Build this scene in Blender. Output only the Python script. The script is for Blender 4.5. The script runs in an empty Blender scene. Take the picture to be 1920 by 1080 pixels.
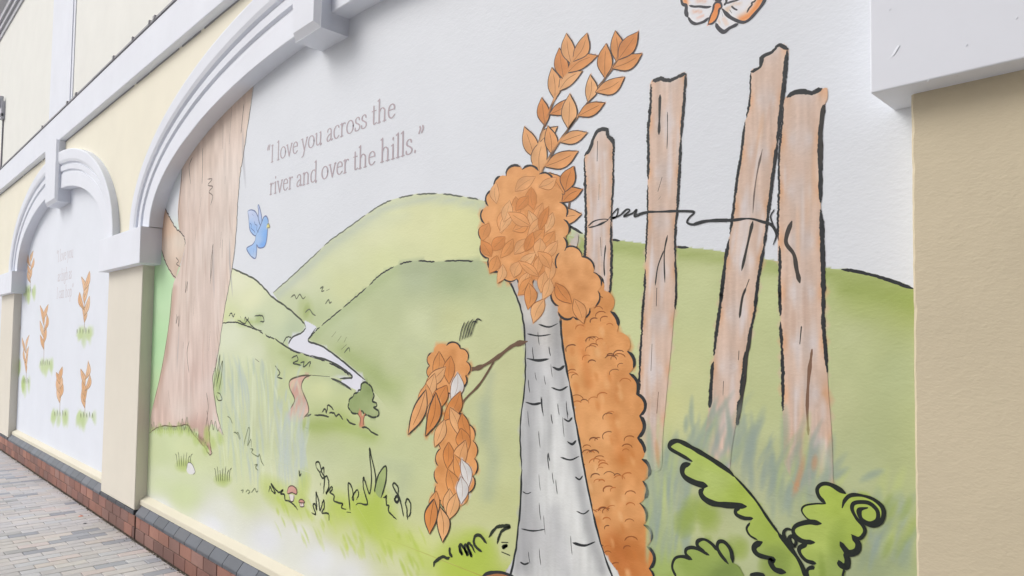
import bpy, math, random
import numpy as np
from mathutils import Matrix, Vector
from mathutils.geometry import delaunay_2d_cdt
random.seed(7); RNG = np.random.default_rng(7)
S = bpy.context.scene
C = S.collection
# ------------------------------------------------------------------ camera
F_PX, PPX, PPY = 1310.0, 960.0, 588.0
EYE, DIST = 1.6, 1.8                      # eye height, distance from the pillar faces
_v = np.array([-320-PPX, 627-PPY, F_PX]); _v /= np.linalg.norm(_v)
_u = np.array([1366-PPX, -31000, F_PX]); _u /= np.linalg.norm(_u)
_u -= _u.dot(_v)*_v; _u /= np.linalg.norm(_u)
RM = np.array([-_v, np.cross(_u, -_v), _u])          # world = RM @ (right, down, forward)
cam = bpy.data.objects.new('camera', bpy.data.cameras.new('camera')); C.objects.link(cam)
m = Matrix(((RM[0][0], -RM[0][1], -RM[0][2], 0), (RM[1][0], -RM[1][1], -RM[1][2], -DIST),
            (RM[2][0], -RM[2][1], -RM[2][2], EYE), (0, 0, 0, 1)))
cam.matrix_world = m
cam.data.sensor_width = 36; cam.data.lens = 36*F_PX/1920; cam.data.shift_y = (PPY-540)/1920
cam.data.clip_start = .05; cam.data.clip_end = 500
S.camera = cam
# ------------------------------------------------------------------ sky and sun (bright overcast)
w = bpy.data.worlds.new('World'); S.world = w; w.use_nodes = True
nt = w.node_tree; bg = nt.nodes['Background']
sky = nt.nodes.new('ShaderNodeTexSky'); sky.sky_type = 'NISHITA'; sky.sun_disc = False
SUN_EL, SUN_ROT = math.radians(40), math.radians(215)
sky.sun_elevation = SUN_EL; sky.sun_rotation = SUN_ROT
sky.air_density = 1.0; sky.dust_density = 3.0
hs = nt.nodes.new('ShaderNodeHueSaturation'); hs.inputs['Saturation'].default_value = .52
nt.links.new(sky.outputs[0], hs.inputs['Color']); nt.links.new(hs.outputs[0], bg.inputs[0])
bg.inputs[1].default_value = .15
sd = bpy.data.lights.new('sun', 'SUN'); sd.energy = 1.2; sd.angle = math.radians(35); sd.color = (1, .99, .975)
sun = bpy.data.objects.new('sun', sd); C.objects.link(sun)
# direction towards the sun: street side (-Y), far end of the street (-X)
sdir = Vector((-math.sin(math.radians(42))*math.cos(SUN_EL), -math.cos(math.radians(42))*math.cos(SUN_EL), math.sin(SUN_EL)))
sun.rotation_euler = sdir.to_track_quat('Z', 'Y').to_euler(); sun.location = (0, 0, 20)
sky.sun_rotation = math.atan2(sdir.x, sdir.y)
S.view_settings.view_transform = 'Standard'; S.view_settings.look = 'None'
S.view_settings.exposure = 0.0; S.view_settings.gamma = 1
S.cycles.transparent_max_bounces = 64

# ------------------------------------------------------------------ helpers
def lin(c):
    c = np.asarray(c, float)/255
    return np.where(c <= .04045, c/12.92, ((c+.055)/1.055)**2.4)
def tag(o, label=None, cat=None, group=None, kind=None):
    if label: o['label'] = label
    if cat: o['category'] = cat
    if group: o['group'] = group
    if kind: o['kind'] = kind
    return o
def link(name, me, mats, parent=None):
    o = bpy.data.objects.new(name, me); C.objects.link(o)
    for x in (mats if isinstance(mats, (list, tuple)) else [mats]): me.materials.append(x)
    if parent: o.parent = parent; o.matrix_parent_inverse = parent.matrix_world.inverted()
    return o
def empty(name, loc=(0, 0, 0)):
    o = bpy.data.objects.new(name, None); C.objects.link(o); o.location = loc
    o.matrix_world = Matrix.Translation(loc); return o
def mesh(name, vs, fs, cols=None):
    me = bpy.data.meshes.new(name); me.from_pydata([tuple(map(float, v)) for v in vs], [], [tuple(map(int, f)) for f in fs]); me.update()
    if cols is not None:
        a = me.color_attributes.new('paint', 'FLOAT_COLOR', 'POINT')
        c = np.ones((len(vs), 4), np.float32); cols = np.asarray(cols); c[:, :cols.shape[1]] = cols
        a.data.foreach_set('color', c.ravel())
    return me
class MB:
    def __init__(s): s.v = []; s.f = []; s.c = []
    def add(s, vs, fs, col=(1, 1, 1, 1)):
        b = len(s.v); s.v += [tuple(v) for v in vs]; s.f += [tuple(b+i for i in f) for f in fs]; s.c += [tuple(col)]*len(vs)
    def box(s, x0, x1, y0, y1, z0, z1, col=(1, 1, 1, 1), ch=0.0, tilt=None):
        # box with its -Y face and top chamfered all round
        if ch <= 0:
            vs = [(x, y, z) for x in (x0, x1) for y in (y0, y1) for z in (z0, z1)]
            fs = [(0, 1, 3, 2), (4, 6, 7, 5), (0, 4, 5, 1), (2, 3, 7, 6), (0, 2, 6, 4), (1, 5, 7, 3)]
            s.add(vs, fs, col); return
        c = ch
        vs = [(x0+c, y0, z0+c), (x1-c, y0, z0+c), (x1-c, y0, z1-c), (x0+c, y0, z1-c),
              (x0, y0+c, z0), (x1, y0+c, z0), (x1, y0+c, z1-c), (x0, y0+c, z1-c),
              (x0+c, y0+c, z1), (x1-c, y0+c, z1), (x1-c, y1, z1), (x0+c, y1, z1),
              (x0, y1, z0), (x1, y1, z0), (x1, y1, z1-c), (x0, y1, z1-c)]
        fs = [(0, 1, 2, 3), (0, 4, 5, 1), (1, 5, 6, 2), (0, 3, 7, 4), (3, 2, 9, 8), (3, 8, 7), (2, 6, 9), (8, 9, 10, 11),
              (7, 8, 11, 15), (6, 14, 10, 9), (4, 7, 15, 12), (5, 13, 14, 6), (4, 12, 13, 5), (12, 15, 11, 10, 14, 13)]
        s.add(vs, fs, col)
    def prism(s, prof, x0, x1, col=(1, 1, 1, 1)):
        # profile of (y,z) swept along X
        n = len(prof); vs = [(x0, y, z) for y, z in prof]+[(x1, y, z) for y, z in prof]
        fs = [(i, (i+1) % n, (i+1) % n+n, i+n) for i in range(n)]+[tuple(range(n)), tuple(range(2*n-1, n-1, -1))]
        s.add(vs, fs, col)
    def build(s, name, mats, parent=None, smooth=False):
        me = mesh(name, s.v, s.f, s.c); bm_fix(me)
        if smooth:
            for p in me.polygons: p.use_smooth = True
        return link(name, me, mats, parent)
def bm_fix(me):
    import bmesh
    b = bmesh.new(); b.from_mesh(me); bmesh.ops.recalc_face_normals(b, faces=b.faces); b.to_mesh(me); b.free()
def bevel(o, wd=.006, seg=3):
    md = o.modifiers.new('edge', 'BEVEL'); md.width = wd; md.segments = seg; md.limit_method = 'ANGLE'; md.harden_normals = False
    return o

_lat = RNG.random((64, 64))
def vnoise(x, y, s):
    x = np.asarray(x)/s; y = np.asarray(y)/s; xi = np.floor(x).astype(int); yi = np.floor(y).astype(int)
    fx = x-xi; fy = y-yi; fx = fx*fx*(3-2*fx); fy = fy*fy*(3-2*fy)
    g_ = lambda a, b_: _lat[a % 64, b_ % 64]
    return (g_(xi, yi)*(1-fx)+g_(xi+1, yi)*fx)*(1-fy)+(g_(xi, yi+1)*(1-fx)+g_(xi+1, yi+1)*fx)*fy
# ------------------------------------------------------------------ materials
def node(t, ty, **kw):
    n = t.nodes.new(ty)
    for k, v in kw.items():
        if k in n.inputs: n.inputs[k].default_value = v
        else: setattr(n, k, v)
    return n
def stucco(name, col=None, attr=False, alpha=False, rough=.62, bump=1.0, scale=1.0, dirt=.05, spec=.35, grime=None):
    """masonry paint over sponged render: soft dimples, fine grain, faint unevenness of tone"""
    mt = bpy.data.materials.new(name); mt.use_nodes = True; t = mt.node_tree
    p = t.nodes['Principled BSDF']; p.inputs['Roughness'].default_value = rough
    p.inputs['Specular IOR Level'].default_value = spec
    tc = node(t, 'ShaderNodeTexCoord')
    if attr:
        a = node(t, 'ShaderNodeAttribute', attribute_name='paint'); src = a.outputs['Color']
    else:
        rgb = node(t, 'ShaderNodeRGB'); rgb.outputs[0].default_value = (*lin(col), 1); src = rgb.outputs[0]
    n1 = node(t, 'ShaderNodeTexNoise', Scale=2.3, Detail=5.0, Roughness=.6); t.links.new(tc.outputs['Object'], n1.inputs['Vector'])
    r1 = node(t, 'ShaderNodeMapRange'); r1.inputs[1].default_value = .3; r1.inputs[2].default_value = .7
    r1.inputs[3].default_value = 1-dirt; r1.inputs[4].default_value = 1.0
    t.links.new(n1.outputs[0], r1.inputs[0])
    mx = node(t, 'ShaderNodeMix', data_type='RGBA', blend_type='MULTIPLY'); mx.inputs[0].default_value = 1
    t.links.new(src, mx.inputs[6])
    cb = node(t, 'ShaderNodeCombineColor'); [t.links.new(r1.outputs[0], cb.inputs[i]) for i in range(3)]
    t.links.new(cb.outputs[0], mx.inputs[7]); out = mx.outputs[2]
    if grime:                                  # fine specks and stains of dirt
        n3 = node(t, 'ShaderNodeTexNoise', Scale=grime[0], Detail=8.0, Roughness=.7); mp = node(t, 'ShaderNodeMapping'); mp.inputs['Scale'].default_value = (1, 1, .3); t.links.new(tc.outputs['Object'], mp.inputs[0]); t.links.new(mp.outputs[0], n3.inputs['Vector'])
        r3 = node(t, 'ShaderNodeMapRange'); r3.inputs[1].default_value = grime[1]; r3.inputs[2].default_value = grime[1]+.08
        r3.inputs[3].default_value = 0; r3.inputs[4].default_value = grime[2]; t.links.new(n3.outputs[0], r3.inputs[0])
        m3 = node(t, 'ShaderNodeMix', data_type='RGBA'); t.links.new(r3.outputs[0], m3.inputs[0]); t.links.new(out, m3.inputs[6])
        m3.inputs[7].default_value = (*lin((120, 108, 90)), 1); out = m3.outputs[2]
    t.links.new(out, p.inputs['Base Color'])
    if bump > 0:
        a1 = node(t, 'ShaderNodeTexNoise', Scale=95*scale, Detail=2.5, Roughness=.55)
        a2 = node(t, 'ShaderNodeTexNoise', Scale=28*scale, Detail=2.0, Roughness=.5)
        a3 = node(t, 'ShaderNodeTexVoronoi', Scale=60*scale); a3.feature = 'SMOOTH_F1'
        mb_ = node(t, 'ShaderNodeMapping'); mb_.inputs['Scale'].default_value = (.62, 1, 1); t.links.new(tc.outputs['Object'], mb_.inputs[0])
        for a_ in (a1, a2, a3): t.links.new(mb_.outputs[0], a_.inputs['Vector'])
        s1 = node(t, 'ShaderNodeMath', operation='MULTIPLY_ADD'); t.links.new(a2.outputs[0], s1.inputs[0]); s1.inputs[1].default_value = 1.1; t.links.new(a1.outputs[0], s1.inputs[2])
        s2 = node(t, 'ShaderNodeMath', operation='MULTIPLY_ADD'); t.links.new(a3.outputs[0], s2.inputs[0]); s2.inputs[1].default_value = -.35; t.links.new(s1.outputs[0], s2.inputs[2])
        b = node(t, 'ShaderNodeBump'); b.inputs['Strength'].default_value = min(1, .5*bump); b.inputs['Distance'].default_value = .0045*bump
        t.links.new(s2.outputs[0], b.inputs['Height']); t.links.new(b.outputs[0], p.inputs['Normal'])
    if alpha:
        t.links.new(a.outputs['Alpha'], p.inputs['Alpha'])
    return mt
M_WHITE = stucco('white_masonry_paint', (229, 231, 238), bump=.30, grime=(9, .70, .35))
M_TRIM = stucco('white_moulding_paint', (233, 237, 246), bump=.14, grime=(14, .69, .4), dirt=.06)
M_CREAM = stucco('cream_masonry_paint', (240, 235, 215), bump=.4, grime=(9, .70, .3))
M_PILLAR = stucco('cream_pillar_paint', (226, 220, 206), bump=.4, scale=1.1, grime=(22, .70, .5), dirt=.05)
M_PILLAR_NEAR = stucco('shaded_pillar_paint', (213, 201, 174), bump=.6, scale=1.9, grime=(34, .73, .45), dirt=.10)  # pillar paint darkened: the weaker light at this end is in its colour
M_SILL = stucco('cream_sill_paint', (222, 216, 196), bump=.15, grime=(12, .68, .4))
M_UPPER = stucco('pale_cream_upper_paint', (236, 236, 229), bump=.3)
M_MURAL = stucco('mural_paint', attr=True, bump=.55, scale=1.5, dirt=.045, rough=.55)
M_LEAD = stucco('grey_lead_strip', (150, 149, 153), bump=.8, rough=.5)
M_GREYM = stucco('grey_eaves_moulding', (196, 198, 204), bump=.1)
M_METAL = stucco('grey_metal', (196, 196, 204), bump=.05, rough=.4)
M_BRICK = stucco('brick', attr=True, bump=.7, scale=1.6, dirt=.25, rough=.8, spec=.2)
M_COPE = stucco('blue_brick_coping', attr=True, bump=.35, scale=1.5, dirt=.25, rough=.42)
M_PAVER = stucco('paver', attr=True, bump=.5, scale=1.8, dirt=.12, rough=.75, spec=.25)
M_BRICK_PLAIN = stucco('brown_brick', (120, 96, 82), bump=.3, dirt=.3)
M_MORTAR = stucco('dark_mortar', (96, 86, 76), bump=1.0, scale=2, rough=.9, dirt=.3)

# ------------------------------------------------------------------ ground and pavement
g = MB(); g.add([(-150, -60, -.012), (60, -60, -.012), (60, 30, -.012), (-150, 30, -.012)], [(0, 1, 2, 3)])
tag(g.build('ground', M_MORTAR), kind='structure')
pv = MB()
PC = [(196, 194, 195), (199, 196, 196), (194, 193, 195), (192, 190, 190), (200, 196, 194), (193, 194, 197), (198, 195, 191)]
PD = [(168, 171, 178), (160, 163, 170), (176, 176, 176)]
PP = [(203, 193, 190), (202, 195, 190)]
L_, W_, J_ = .2, .1, .004
x = -26.0; row = 0
while x < 3:
    off = (row % 2)*L_/2+.02; y = -.012-off if off > .03 else -.012
    yy = -.012; first = True
    while yy > -6.2:
        ln = (L_/2 if (row % 2 and first) else L_); first = False
        r = random.random()
        c = random.choice(PD if r < .10 else PP if r < .2 else PC)
        k = random.uniform(-5, 5); c = lin((c[0]+k, c[1]+k, c[2]+k))*1.06
        dz = random.uniform(-.0012, .0012)
        x0, x1, y0, y1, z0, z1, h = x+J_/2, x+W_-J_/2, yy-ln+J_/2, yy-J_/2, -.010, dz, .003
        vs = [(x0, y0, z0), (x1, y0, z0), (x1, y1, z0), (x0, y1, z0), (x0, y0, z1-h), (x1, y0, z1-h), (x1, y1, z1-h), (x0, y1, z1-h),
              (x0+h, y0+h, z1), (x1-h, y0+h, z1), (x1-h, y1-h, z1), (x0+h, y1-h, z1)]
        fs = [(0, 1, 5, 4), (1, 2, 6, 5), (2, 3, 7, 6), (3, 0, 4, 7), (4, 5, 9, 8), (5, 6, 10, 9), (6, 7, 11, 10), (7, 4, 8, 11), (8, 9, 10, 11)]
        pv.add(vs, fs, (*c, 1)); yy -= ln
    x += W_; row += 1
me = mesh('pavement', pv.v, pv.f, pv.c); tag(link('pavement', me, M_PAVER), kind='structure')
# sand and grit swept into the joint along the wall
gr = MB()
for i in range(1500):
    xx = random.uniform(-14, -3.4); yq = -.006-abs(random.gauss(0, .022)); s_ = random.uniform(.0015, .006)
    gr.add([(xx-s_, yq-s_, -.002), (xx+s_, yq-s_*.7, -.002), (xx+s_*.8, yq+s_, -.002), (xx-s_*.6, yq+s_, -.002), (xx, yq, s_*.9)],
           [(0, 1, 4), (1, 2, 4), (2, 3, 4), (3, 0, 4)], (*lin(random.choice([(200, 192, 180), (150, 138, 120), (90, 84, 74), (110, 116, 90)])), 1))
tag(link('grit', mesh('grit', gr.v, gr.f, gr.c), M_PAVER), 'loose sandy grit along the foot of the brick plinth', 'grit', kind='stuff')

# ------------------------------------------------------------------ brick plinths with blue coping
def plinth(x0, x1, label, cope_ranges):
    t = tag(empty('brick_plinth', ((x0+x1)/2, 0, 0)), label, 'plinth', 'brick plinths along the foot of the wall')
    b = MB(); b.box(x0, x1, .006, .3, -.01, .19); b.build('mortar_bed', M_MORTAR, t)
    b = MB(); BL, BH = .2165, .0875
    for r in range(2):
        xx = x0-(BL/2 if r else 0); z0 = .004+r*(BH+.005)-.001
        while xx < x1:
            a, e = max(xx+.003, x0+.002), min(xx+BL-.004, x1-.002)
            if e-a > .03:
                k = random.uniform(.95, 1.3); c = random.choice([(154, 113, 101), (147, 110, 101), (142, 111, 103), (158, 117, 104), (134, 104, 97)])
                c = lin(c)*k; c = c*(.88 if r == 0 else 1)
                dy = random.uniform(-.0015, .0015)
                b.box(a, e, dy, .1, z0, z0+BH, (*c, 1), ch=.0035)
            xx += BL
    b.build('brick_courses', M_BRICK, t)
    b = MB(); 
    for (c0, c1, sloped) in cope_ranges:
        n = max(1, round((c1-c0)/.2165)); st = (c1-c0)/n
        for i in range(n):
            a, e = c0+i*st+.003, c0+(i+1)*st-.003
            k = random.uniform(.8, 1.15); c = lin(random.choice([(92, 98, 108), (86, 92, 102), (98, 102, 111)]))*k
            z0 = .186+random.uniform(-.001, .001)
            if sloped:
                h = .003
                pf = [(.12, z0), (-.001, z0), (-.004, z0+.003), (-.004, z0+.022), (-.001, z0+.028), (.036, .262), (.041, .264), (.12, .264)]
                b.prism(pf, a, e, (*c, 1))
            else:
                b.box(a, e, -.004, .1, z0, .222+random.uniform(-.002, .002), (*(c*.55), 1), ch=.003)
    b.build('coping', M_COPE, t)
    return t
XL = -30.0
PIL = [(-12.62, -11.68), (-7.11, -6.15), (-.51, .50)]
plinth(XL, -6.13, 'long red brick plinth with blue coping on the far side of the vertical joint', [(XL, -12.64, True), (-12.62, -11.69, False), (-11.66, -7.13, True), (-7.11, -6.15, False)])
plinth(-6.10, 6.0, 'nearer red brick plinth with blue coping right of the vertical joint', [(-6.095, -.53, True), (-.51, .50, False), (.53, 6.0, True)])

# ------------------------------------------------------------------ building
B = tag(empty('arcade_building', (-6, .1, 0)), 'cream rendered building with white arches, capitals and cornice on pillars', 'building')
def part(name, fn, mat, parent=B, bev=0, smooth=False):
    b = MB(); fn(b); o = b.build(name, mat, parent, smooth)
    if bev: bevel(o, bev)
    return o
WALL_Y = .012
part('back_wall', lambda b: b.box(XL, 6, .115, .45, .0, 4.3), M_WHITE)
def arch_curve(cx, a, bb, z0, n=64):
    return [(cx-a*math.cos(math.pi*i/n), z0+bb*math.sin(math.pi*i/n)) for i in range(n+1)]
CAPT = 2.49; BANDZ = 3.80
ARCH = [dict(cx=-3.32, ai=2.66, bi=.80, ao=3.06, bo=1.20), dict(cx=-9.36, ai=2.10, bi=.78, ao=2.50, bo=1.18)]
def spandrel(b):
    for A in ARCH:
        am, bm_ = (A['ai']+A['ao'])/2, (A['bi']+A['bo'])/2
        cv = arch_curve(A['cx'], am, bm_, CAPT)
        n = len(cv)
        vs = [(x, WALL_Y, z) for x, z in cv]+[(x, WALL_Y, BANDZ+.02) for x, z in cv]
        b.add(vs, [(i, i+1, i+1+n, i+n) for i in range(n-1)])
    e = [(A['cx']-(A['ai']+A['ao'])/2, A['cx']+(A['ai']+A['ao'])/2) for A in ARCH]
    for x0, x1 in ((e[1][1], e[0][0]), (e[0][1], 6), (XL, e[1][0])):
        b.add([(x0, WALL_Y, CAPT-.05), (x1, WALL_Y, CAPT-.05), (x1, WALL_Y, BANDZ+.02), (x0, WALL_Y, BANDZ+.02)], [(0, 1, 2, 3)])
part('wall', spandrel, M_CREAM)
for i, (x0, x1) in enumerate(PIL):
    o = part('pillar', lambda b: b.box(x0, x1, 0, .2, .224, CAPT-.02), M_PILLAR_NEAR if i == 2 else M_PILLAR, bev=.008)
    if i == 2:
        me = o.data; me.clear_geometry(); N_ = 130; vs = []
        for j in range(N_+1):
            z = .224+(CAPT-.02-.224)*j/N_; e = (float(vnoise(np.array([z*100]), np.array([3.]), 9)[0])-.5)*.0025+random.uniform(-.0006, .0006); k = .005+.004*random.random()**4
            vs += [(x0+e*.4, .2, z), (x0+e*.4, k, z), (x0+k+e, 0, z), (x1-.008, 0, z), (x1, .008, z), (x1, .2, z)]
        fs = [(j*6+q, j*6+q+1, (j+1)*6+q+1, (j+1)*6+q) for j in range(N_) for q in range(5)]
        me.from_pydata(vs, [], fs); me.update(); bm_fix(me); o.modifiers.clear()
    if i == 1: tag(o, 'cream pillar between the two murals')
    if i == 2: tag(o, 'close rough pillar at the right edge with shade in its paint colour')
    cx0, cx1 = [(-12.7, -11.44), (-7.17, -5.99), (-.575, .60)][i]
    part('capital', lambda b: b.box(cx0, cx1, -.072, .12, 2.197, CAPT), M_TRIM, o, bev=.004)
o = part('pillar', lambda b: b.box(5.3, 6.0, 0, .2, .224, CAPT-.02), M_PILLAR, bev=.008)
PROF = [(0, .118), (0, -.010), (.012, -.014), (.40, -.014), (.42, -.004), (.455, -.004), (.47, -.024), (.60, -.026), (.62, -.014), (.655, -.014), (.67, -.036),
        (.74, -.046), (.97, -.050), (1, -.046), (1, .03)]
for i, A in enumerate(ARCH):
    b = MB(); n = 96; k = len(PROF); vs = []
    for j in range(n+1):
        th = math.pi*j/n; c_, s_ = math.cos(th), math.sin(th)
        for t_, y in PROF:
            a = A['ai']+(A['ao']-A['ai'])*t_+(.085*max(0, -c_) if i == 0 else 0); bb = A['bi']+(A['bo']-A['bi'])*t_
            wob = (float(vnoise(np.array([j*1.0]), np.array([t_*9]), 5)[0])-.5)*.004 if 0 < t_ < 1 else 0
            vs.append((A['cx']-(a+wob)*c_, y+wob*.5, CAPT+.001+(bb+wob)*s_))
    b.add(vs, [(j*k+q, j*k+q+1, (j+1)*k+q+1, (j+1)*k+q) for j in range(n) for q in range(k-1)])
    b.build('arch_moulding', M_TRIM, B)
def keystone(b, xc, w0, w1, z0, z1, yf):
    vs = []
    for (z, w_, y) in ((z0, w0, yf), (z1, w1, yf-.012)):
        vs += [(xc-w_/2, y, z), (xc+w_/2, y, z), (xc+w_/2, .115, z), (xc-w_/2, .115, z)]
    b.add(vs, [(0, 1, 2, 3), (4, 7, 6, 5), (0, 4, 5, 1), (1, 5, 6, 2), (2, 6, 7, 3), (3, 7, 4, 0)])
    vs = []                                   # raised face with a chamfered border
    for (z, w_, y) in ((z0+.02, w0, yf-.0006), (z1, w1, yf-.0126)):
        vs += [(xc-w_/2+.004, y, z-.016), (xc+w_/2-.004, y, z-.016), (xc+w_/2-.035, y-.024, z+.018), (xc-w_/2+.020, y-.024, z+.018)]
    b.add(vs, [(3, 2, 6, 7), (0, 1, 2, 3), (1, 5, 6, 2), (0, 3, 7, 4)])
part('keystone', lambda b: keystone(b, -3.33, .27, .33, 3.197, BANDZ, -.070), M_TRIM)
part('keystone', lambda b: keystone(b, -9.36, .52, .62, 3.12, BANDZ, -.035), M_TRIM)
part('cornice', lambda b: b.prism([(.4, BANDZ), (-.045, BANDZ), (-.050, BANDZ+.006), (-.050, 4.11), (-.04, 4.125), (.4, 4.135)], XL, 6), M_TRIM)
def lead(b):
    x = XL
    while x < 6:
        l = random.uniform(.5, 1.0); b.box(x, min(x+l, 6), -.054-random.uniform(0, .003), .03, 4.124+random.uniform(0, .003), 4.138+random.uniform(0, .005)); x += l+.001
    for i in range(9):
        q = random.uniform(-14, -4); b.box(q, q+random.uniform(.02, .05), -.062, -.03, 4.13, 4.155)
part('lead_flashing', lead, M_LEAD)
def crack(b):
    x = XL
    while x < 0:
        l = random.uniform(.12, .5)
        b.box(x, x+l, WALL_Y-.004, WALL_Y+.01, BANDZ-.010-random.uniform(0, .004), BANDZ-.001); x += l+random.choice([0, 0, .02, .07])
part('sealant_joint', crack, M_LEAD)
part('upper_wall', lambda b: b.box(XL, 6, .02, .45, 4.137, 8.6), M_UPPER)
def upil(b):
    b.box(-9.90, -8.92, .004, .03, 4.138, 6.5); b.box(-9.98, -8.84, .012, .03, 4.139, 6.49)
part('pilaster', upil, M_TRIM)
part('upper_cornice', lambda b: b.prism([(.4, 6.44), (.0, 6.44), (.0, 6.52), (-.03, 6.52), (-.03, 6.60), (-.06, 6.60), (-.06, 6.68), (-.13, 6.74), (-.13, 6.86), (-.20, 6.86), (-.20, 7.1), (.4, 7.1)], XL, 6), M_GREYM)
for x0, x1 in ((-11.67, -7.12), (-6.148, -.512), (.51, 5.29), (XL, -12.63)):
    part('sill', lambda b: b.prism([(.12, .335), (.089, .330), (.043, .303), (.040, .298), (.040, .2645), (.12, .2645)], x0, x1), M_SILL)
for px_, py_, s_ in ((1678, 97, .015), (1740, 152, .0035), (1812, 85, .003), (1668, 18, .0025), (1906, 34, .003)):
    d = RM@np.array([px_-PPX, py_-PPY, F_PX]); t_ = (DIST-.0735)/d[1]; X, Z = t_*d[0], EYE+t_*d[2]; b = MB()
    b.add([(X-s_*.6, -.0722, Z-s_*.7), (X-s_*.1, -.0732, Z-s_*.4), (X+s_*.7, -.0734, Z+s_*.8), (X+s_*.35, -.0722, Z+s_*.9), (X-s_*.4, -.0722, Z-s_*.1)], [(0, 1, 4), (1, 2, 4), (2, 3, 4)])
    b.build('paint_flake', M_TRIM, B)
LB = tag(empty('wall_bracket', (-13.25, .02, 5.1)), 'small grey metal fixing with a hanging cable on the upper wall', 'bracket')
b = MB(); b.box(-13.34, -13.20, -.03, .019, 4.98, 5.26, ch=.004); b.box(-13.30, -13.24, -.05, .0, 5.16, 5.34, ch=.003); b.box(-13.36, -13.2, -.04, -.001, 5.02, 5.06); b.build('box', M_METAL, LB)
b = MB(); b.box(-13.29, -13.275, .0, .0195, 4.13, 4.98); b.build('cable', M_LEAD, LB)

OB = tag(empty('unseen_shade_block', (4, -6.2, 0)), 'unseen plain brown brick block added across the lane to shade the near wall', 'building')  # unseen block, added to keep sky light off the near end of the wall
part('wall', lambda b: b.box(-1.5, 16, -9, -5.2, -.005, 9.0), M_BRICK_PLAIN, OB)
for x_ in (0, 4, 8): part('added_window', lambda b: b.box(x_, x_+2.2, -5.23, -5.19, .6, 2.8), M_LEAD, OB)
# ------------------------------------------------------------------ mural painting tools
PY = .090
def W(px, py, y=PY):
    """a point of the photograph -> (X, Z) on the wall plane at depth y"""
    px = np.asarray(px, float); py = np.asarray(py, float)
    d = np.stack([px-PPX, py-PPY, np.full_like(px, F_PX)]); d = np.tensordot(RM, d, 1)
    t_ = (DIST+y)/d[1]; return t_*d[0], EYE+t_*d[2]
def toPx(X, Z, y=PY):
    v = np.stack([X, np.full_like(X, DIST+y), Z-EYE]); c = np.tensordot(RM.T, v, 1)
    return PPX+F_PX*c[0]/c[2], PPY+F_PX*c[1]/c[2]
def smooth(pts, n=6, closed=False):
    P = np.array(pts, float)
    if len(P) < 3: return P
    Q = np.vstack([P[-1], P, P[0], P[1]]) if closed else np.vstack([2*P[0]-P[1], P, 2*P[-1]-P[-2]])
    out = []
    for i in range(1, len(Q)-2):
        p0, p1, p2, p3 = Q[i-1], Q[i], Q[i+1], Q[i+2]
        for t_ in np.linspace(0, 1, n, endpoint=False):
            out.append(.5*((2*p1)+(-p0+p2)*t_+(2*p0-5*p1+4*p2-p3)*t_**2+(-p0+3*p1-3*p2+p3)*t_**3))
    if not closed: out.append(P[-1])
    return np.array(out)
def dist_poly(px, py, pl):
    pl = np.array(pl, float); d = np.full(px.shape, 1e9)
    for a, b_ in zip(pl[:-1], pl[1:]):
        v = b_-a; L = max(v.dot(v), 1e-9); t_ = np.clip(((px-a[0])*v[0]+(py-a[1])*v[1])/L, 0, 1)
        d = np.minimum(d, np.hypot(px-a[0]-t_*v[0], py-a[1]-t_*v[1]))
    return d
def idw(pts, p=2.6, ops=(), streak=None, grain=5, gs=22):
    P = np.array([q[:2] for q in pts], float); K = np.array([q[2:5] for q in pts], float)
    def f(px, py):
        out = np.zeros((len(px), 3)); ws = np.zeros(len(px))
        for (a, b_), c in zip(P, K):
            w_ = 1/((px-a)**2+(py-b_)**2+60)**(p/2); out += w_[:, None]*c; ws += w_
        out /= ws[:, None]
        for op in ops:
            pl, sg, c, st = op[:4]
            d = dist_poly(px, py, pl); k_ = st*np.exp(-(d/sg)**2)
            out = out*(1-k_[:, None])+np.array(c, float)*k_[:, None]
        if streak:
            sx, sy, am = streak
            out += ((vnoise(px/sx*10+3, py/sy*10, 10)-.5)*am)[:, None]*np.array([1, 1, 1])
            out += ((vnoise(px/sx*23+30, py/sy*20+9, 10)-.5)*am*.7)[:, None]*np.array([1, 1.05, 1.1])
        gb = out[:, 1]-out[:, 2]; k_ = (out[:, 1] > out[:, 0])*np.clip(gb/20, 0, 1)*np.clip((100-gb)/30, 0, 1); out[:, 2] += .15*gb*k_; out[:, 1] -= 3*k_   # chalky greens
        out += ((vnoise(px, py, gs)+vnoise(px+99, py+7, gs*2.7)-1)*grain)[:, None]
        return out
    return f
def in_poly(px, py, pl):
    c = np.zeros(px.shape, bool); pl = np.array(pl); j = len(pl)-1
    for i in range(len(pl)):
        xi, yi = pl[i]; xj, yj = pl[j]
        k_ = ((yi > py) != (yj > py)) & (px < (xj-xi)*(py-yi)/((yj-yi) if yj != yi else 1e-12)+xi); c ^= k_; j = i
    return c
GAIN = 1.0
def shade_gain(px):      # one paint scale for the whole mural
    return GAIN
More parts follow.
